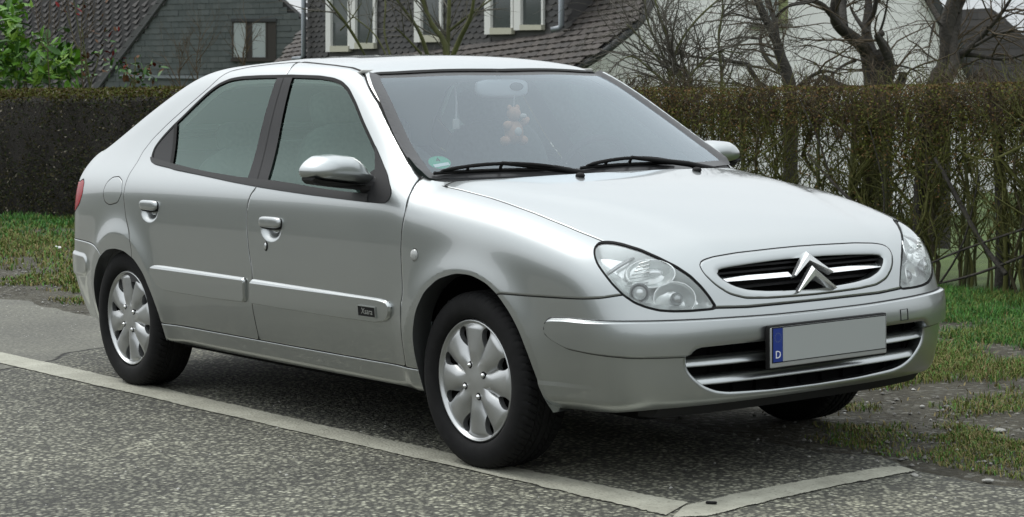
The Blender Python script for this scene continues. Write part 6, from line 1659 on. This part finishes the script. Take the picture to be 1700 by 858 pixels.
def tile_piece(w, h, mats_, amp=.012):
    n = 6; V = []; prof = lambda t: amp*math.sin(2*math.pi*t)*.5+amp*.5
    for j, y in enumerate((0, h*1.08)):
        for i in range(n+1): t = i/n; V.append((-w/2+w*t, y, prof(t)+.012+.030*j))
    for i in range(n+1): t = i/n; V.append((-w/2+w*t, h*1.08, prof(t)-.006))
    F = [(i, n+1+i, n+2+i, i+1) for i in range(n)]+[(n+1+i, 2*n+2+i, 2*n+3+i, n+2+i) for i in range(n)]
    return piece('roof_tile', np.array(V), F, mats_)
M_SL1 = [mat('slate_grey_%d' % k, c, .6) for k, c in enumerate([(.066, .078, .076), (.058, .069, .067), (.075, .086, .083)])]
M_SL2 = [mat('slate_plum_%d' % k, c, .6) for k, c in enumerate([(.036, .034, .034), (.030, .029, .030), (.044, .041, .040)])]
M_TL = [mat('tile_umber_%d' % k, c, .75) for k, c in enumerate([(.046, .038, .034), (.038, .033, .030), (.056, .047, .041)])]
M_TLG = [mat('tile_grey_%d' % k, c, .75) for k, c in enumerate([(.040, .037, .036), (.033, .031, .031), (.050, .046, .044)])]
M_WALLW = mat('white_render', (.80, .79, .78), .9, noise=(1.5, .05), bump=(60, .2, .01))
M_WFR = mat('window_white', (.62, .62, .60), .5); M_CREAM = mat('sill_cream', (.42, .41, .33), .6); M_DKFR = mat('window_brown', (.030, .024, .020), .6)
M_WGL = mat('window_glass', (.035, .045, .045), .08, 0, 0, 1.0); M_CURT = mat('net_curtain', (.34, .37, .37), .9); M_ZINC = mat('zinc_pipe', (.22, .24, .26), .45, .5); M_VERGE = mat('verge_board', (.032, .034, .035), .7)
M_UNDER = mat('sheathing', (.02, .02, .02), .9)
GB = -2.2
def poly_wall(P, pts, bottom=True): return [P.px(u, v) for u, v in pts]
# slate-clad gable house at the left
def house_gable():
    PL = vplane(165, 58, 510, 57); A = PL.px(352, -105); L_, R_ = PL.px(160, 152), PL.px(512, 42); O = np.array([*PL.px(340, 150)[:2], GB])
    h = thing('slate_house', 'grey slate-clad gable house with a dark twin window left of the car roof', 'house', tuple(O))
    back = (-HR*.80+HZ*.60)*8; bl, br_ = PL.px(160, 152).copy(), PL.px(512, 150).copy(); bl2, br2 = bl.copy(), br_.copy(); bl2[2] = br2[2] = GB
    slab([A, L_, bl2, br2, R_], 0, back, M_UNDER, 'wall', h, O)
    d = PL.d; reg = [(352, -105), (168, 150), (168, 330), (512, 330), (512, 44)]
    win = (384, 30, 461, 103)
    org = PL.px(150, -20); org = org+PL.n*.01
    class Rg(list): pass
    ms = slate_piece(.228, .168, M_SL1)
    # clad the wall except where the window sits
    reg2 = [(352, -105), (165, 150), (165, 200), (512, 200), (512, 44)]
    def lay(region_): tiling('slate', O, h, org, d, -UP, PL.n, .232, .170, 24, 31, region_, ms)
    lay([(352, -115), (158, 150), (158, 200), (389, 200), (389, 99), (389, 38), (456, 38), (456, 99), (389.5, 99.5), (389.5, 200), (512, 200), (512, 42)])
    # twin window
    q = lambda u, v, o=0.: PL.px(u, v)+PL.n*(o+.035)
    w = slab([q(386, 33), q(386, 101), q(459, 101), q(459, 33)], PL.n*.02, -PL.n*.10, M_DKFR, 'window', h, O)
    for a, b_ in ((389, 409), (420, 442)):
        slab([q(a, 38), q(a, 95), q(b_, 95), q(b_, 38)], PL.n*.028, -PL.n*.02, M_CURT, 'pane', w, O)
        slab([q(a-2, 36.5), q(a-2, 97), q(a, 97), q(a, 36.5)], PL.n*.045, -PL.n*.03, M_DKFR, 'frame', w, O)
        slab([q(b_, 36.5), q(b_, 97), q(b_+2, 97), q(b_+2, 36.5)], PL.n*.045, -PL.n*.03, M_DKFR, 'frame', w, O)
    slab([q(385, 31), q(385, 36), q(460, 36), q(460, 31)], PL.n*.07, -PL.n*.08, M_VERGE, 'lintel', w, O)
    slab([q(385, 96.5), q(385, 102), q(460, 102), q(460, 96.5)], PL.n*.08, -PL.n*.08, M_DKFR, 'sill', w, O)
    slab([q(200, 124), q(200, 129), q(386, 131), q(386, 126)], PL.n*.05, -PL.n*.05, M_ZINC, 'ledge', h, O)
    # roof slopes: left one in view, running back and to the left
    D = -HR*.80+HZ*.60; vd = (L_-A)/np.linalg.norm(L_-A); nn = np.cross(vd, D); nn /= np.linalg.norm(nn)
    if nn@UP < 0: nn = -nn
    slab([A, L_+vd*.3, L_+vd*.3+D*8, A+D*8], -nn*.06, -nn*.10, M_UNDER, 'roof', h, O)
    tiling('roof_tile', O, h, A-nn*.05+D*.12+vd*0, D, vd, nn, .40, .22, 26, 24, [(352, -105), (160, 160), (-250, 200), (-250, -300), (300, -300)], tile_piece(.40, .22, M_TLG, .006))
    b = MB(); e = PL.n*.06
    b.tube([A+e-O, L_+vd*.3+e-O], .05, 6); b.build('verge_trim', M_VERGE, h)
    n = 14; P_ = MB()
    for k in range(n):
        p = A+(L_-A)*((k+.5)/n)
        P_.box(p-O+nn*.03-d*.05, (.30, np.linalg.norm(L_-A)/n*.92, .035), np.array([d, vd, np.cross(d, vd)]))
    P_.build('verge_tile', mat('verge_tile_grey', (.085, .085, .085), .7), h)['kind'] = 'stuff'
    vr = (R_-A)/np.linalg.norm(R_-A); D2 = -HR*.80+HZ*.60; n2 = np.cross(D2, vr); n2 /= np.linalg.norm(n2); n2 = n2 if n2@UP > 0 else -n2
    slab([A, R_+vr*.25, R_+vr*.25+D2*7, A+D2*7], n2*.02, n2*.12, mat('roof_far_slope', (.045, .045, .046), .8), 'roof', h, O)
    b = MB(); b.tube([PL.px(70, 118)+nn*.2-O, PL.px(150, 82)+nn*.2-O], .06, 10); 
house_gable()
# brown-tiled house with a slated dormer wall and a white gable end
def house_dormer():
    PL = vplane(512, 50, 945, 41); d, n = PL.d, PL.n; O = np.array([*PL.px(760, 150)[:2], GB])
    h = thing('tiled_house', 'brown-tiled house with white dormer windows and a white gable end', 'house', tuple(O))
    q = lambda u, v, o=0.: PL.px(u, v)+n*(o+.03)
    lowl = [(512, 112), (660, 91), (945, 52)]
    slab([q(512, -160), q(512, 112), q(660, 91), q(945, 52), q(945, -160)], 0, -n*5, M_SL2[0], 'dormer_wall', h, O)
    holes = [(547, 88), (694, 71), (811, 59)]
    reg = [(510, -160), (510, 114), (545, 110), (545, -40), (630, -40), (630, 97), (693, 91), (693, -40), (740, -40), (740, 84), (810, 74), (810, -40), (909, -40), (909, 60), (947, 56), (947, -160)]
    tiling('slate', O, h, q(505, -28)+n*.01, d, -UP, n, .27, .125, 24, 54, reg, slate_piece(.27, .125, M_SL2, True))
    def window(u0, u1, v1, jw, g0, g1, sill):
        w = slab([q(u0, -70), q(u0, v1), q(u1, v1), q(u1, -70)], n*.02, -n*.12, M_DKFR, 'window', h, O)
        slab([q(u0, -70), q(u0, v1), q(u0+jw, v1), q(u0+jw, -70)], n*.10, -n*.10, M_WFR, 'frame', w, O)
        slab([q(g1, -70), q(g1, sill), q(u1, sill), q(u1, -70)], n*.075, -n*.07, M_WFR, 'frame', w, O)
        slab([q(u0+jw, sill), q(u0+jw, v1), q(u1, v1-.5), q(u1, sill)], n*.12, -n*.12, M_CREAM, 'sill', w, O)
        slab([q(u0+jw, -70), q(u0+jw, sill), q(g1, sill), q(g1, -70)], n*.028, -n*.02, M_WGL, 'pane', w, O)
        slab([q(g0, -70), q(g0, sill-(38 if sill > 60 else 60)), q(g1, sill-(38 if sill > 60 else 60)), q(g1, -70)], n*.033, -n*.002, M_BLIND, 'blind', w, O)
    M_BLIND = mat('window_blind', (.10, .11, .11), .8)
    window(548, 587, 86, 8, 557, 583, 76); window(588, 629, 81, 9, 600, 625, 71); window(695, 739, 70, 11, 709, 735, 58); window(812, 858, 57, 10, 823, 854, 46); window(861, 908, 50, 11, 874, 905, 41)
    for u in (514, 943):
        b = MB(); y0 = 92 if u < 600 else 42
        pts = [q(u, -120, .14), q(u, y0, .14), q(u-2, y0+5, .18), q(u-7 if u > 600 else u-9, y0+(8 if u > 600 else 6), .30)]
        b.tube([p-O for p in pts], .062, 10); o = b.build('downpipe', M_ZINC, h, smooth=True)
    # main roof: through the foot of the dormer wall, pitched about 40 degrees
    f0, f1 = q(660, 91), q(945, 52); du = (f1-f0)/np.linalg.norm(f1-f0); out = n-du*(n@du); out /= np.linalg.norm(out)
    dv = out*.74-UP*.67; dv -= du*(dv@du); dv /= np.linalg.norm(dv); nn = np.cross(du, dv); nn = nn if nn@UP > 0 else -nn
    RP = Plane(f0, nn)
    reg = [(448, 112), (470, 92), (490, 66), (508, 40), (513, 30), (513, 112), (660, 90), (944, 51), (985, 0), (1000, -50), (1080, -50), (1077, 0), (1060, 28), (1042, 46), (1012, 70), (985, 90), (958, 107), (900, 150), (440, 190)]
    slab([RP.px(u, v) for u, v in [(455, 114), (513, 36), (514, 113), (660, 92), (946, 53), (988, 0), (1003, -50), (1078, -50), (1075, 0), (1058, 28), (1040, 46), (1010, 70), (956, 107), (890, 160), (450, 190)]], -nn*.02, -nn*.14, M_UNDER, 'roof', h, O)
    tiling('roof_tile', O, h, f0-dv*2.4-du*9.4, du, dv, nn, .27, .185, 30, 80, reg, tile_piece(.27, .185, M_TL), jit=.10)
    # verge board under the swept edge and the white gable below it
    edge = [RP.px(u, v) for u, v in ((1082, -30), (1077, 0), (1060, 28), (1042, 46), (1012, 70), (985, 90), (956, 108))]
    b = MB(); b.tube([e-nn*.10-O for e in edge], .085, 6); b.build('verge_trim', M_VERGE, h, smooth=True)
    Wd = np.array([n[1], -n[0], 0]); Wd = -n*1.0
    Zg = 42.5; GP_ = vplane(950, 40.5, 1600, 45.5)
    pts = [(1083, -60), (1079, 0), (1062, 29), (1044, 48), (1013, 73), (985, 94), (950, 112)]; base0 = GP_.px(930, 200).copy(); base0[2] = GB; base1 = GP_.px(1614, 146).copy(); base1[2] = GB
    out_ = [GP_.px(*p_) for p_ in pts]+[GP_.px(930, 128), base0, base1, GP_.px(1616, 146), GP_.px(1580, 80), GP_.px(1536, 0), GP_.px(1500, -62)]
    slab(out_, 0, -GP_.n*4, M_WALLW, 'gable_wall', h, O)
    g = lambda u, v, o=0.: GP_.px(u, v)+GP_.n*o
    slab([g(1528, -12), g(1578, 78), g(1614, 147), g(1622, 145), g(1588, 76), g(1540, -14)], GP_.n*.25, -GP_.n*.6, M_VERGE, 'verge_trim', h, O)
    w = slab([g(1250, -60), g(1250, 40), g(1300, 40), g(1300, -60)], GP_.n*.03, -GP_.n*.1, M_WFR, 'window', h, O)
    slab([g(1262, -60), g(1262, 37), g(1290, 37), g(1290, -60)], GP_.n*.04, -GP_.n*.02, M_CURT, 'pane', w, O)
    slab([g(1291, -60), g(1291, 39), g(1303, 39), g(1303, -60)], GP_.n*.12, -GP_.n*.12, mat('shutter_olive', (.20, .22, .10), .7), 'shutter', w, O)
    slab([g(1243, 40), g(1243, 45), g(1308, 45), g(1308, 40)], GP_.n*.18, -GP_.n*.18, mat('sill_stone', (.14, .14, .12), .8), 'sill', w, O)
house_dormer()
def house_roof():
    PL = vplane(1560, 54, 1760, 54); O = np.array([*PL.px(1640, 150)[:2], GB]); h = thing('grey_roofed_house', 'dark grey-roofed house behind the tall bare tree at the right edge', 'house', tuple(O))
    n = PL.n; base = [PL.px(1570, 100), PL.px(1570, 200), PL.px(1800, 200), PL.px(1800, 100)]
    for p in base[1:3]: p[2] = GB
    slab(base, -n*.8, -n*5, M_WALLW, 'wall', h, O)
    # sloping face towards the viewer
    E0, E1 = PL.px(1574, 104), PL.px(1900, 150); T0 = PL.px(1574, 18)-n*3.2; 
    slab([PL.px(1572, 105), PL.px(1602, 106), PL.px(1630, 160), PL.px(1800, 160), PL.px(1800, 105), PL.px(1715, 72), PL.px(1668, 30), PL.px(1645, 13), PL.px(1590, 16)], 0, -n*3, mat('roof_slate_far', (.062, .056, .056), .8, noise=(4, .15)), 'roof', h, O)
    reg = [(1572, 104), (1602, 105), (1630, 158), (1720, 158), (1720, 78), (1668, 31), (1645, 14), (1590, 17)]
    tiling('roof_tile', O, h, PL.px(1560, -5), PL.d, -UP, n, .30, .20, 16, 14, reg, slate_piece(.30, .20, [mat('far_tile_%d' % k, c, .8) for k, c in enumerate([(.062, .056, .056), (.055, .050, .050), (.070, .063, .062)])]))
house_roof()
# ---- unseen dark ridge behind the viewer, added to darken reflections in the car paint
t = np.linspace(math.pi*.98, math.pi*2.40, 90); V = []; F = []
for j, (r_, z_) in enumerate(((52, -.02), (58, 7.0), (70, 10.5), (110, 12), (200, 11))):
    for k, a in enumerate(t):
        e = min(1, min(k, 89-k)/10); V.append((5+r_*math.cos(a), -4.6+r_*math.sin(a), z_*e*(1+.35*(vnoise(np.array([k*1.]), np.array([j*1.]), 2.5, 41)[0]-.5)) if j else -.02))
F = [(j*90+k, j*90+k+1, (j+1)*90+k+1, (j+1)*90+k) for j in range(4) for k in range(89)]
tag(mesh('reflection_ridge', np.array(V), F, mat('ridge_dark', (.055, .060, .042), .95, noise=(.4, .5), bump=(1.5, 1, .6))), kind='structure')
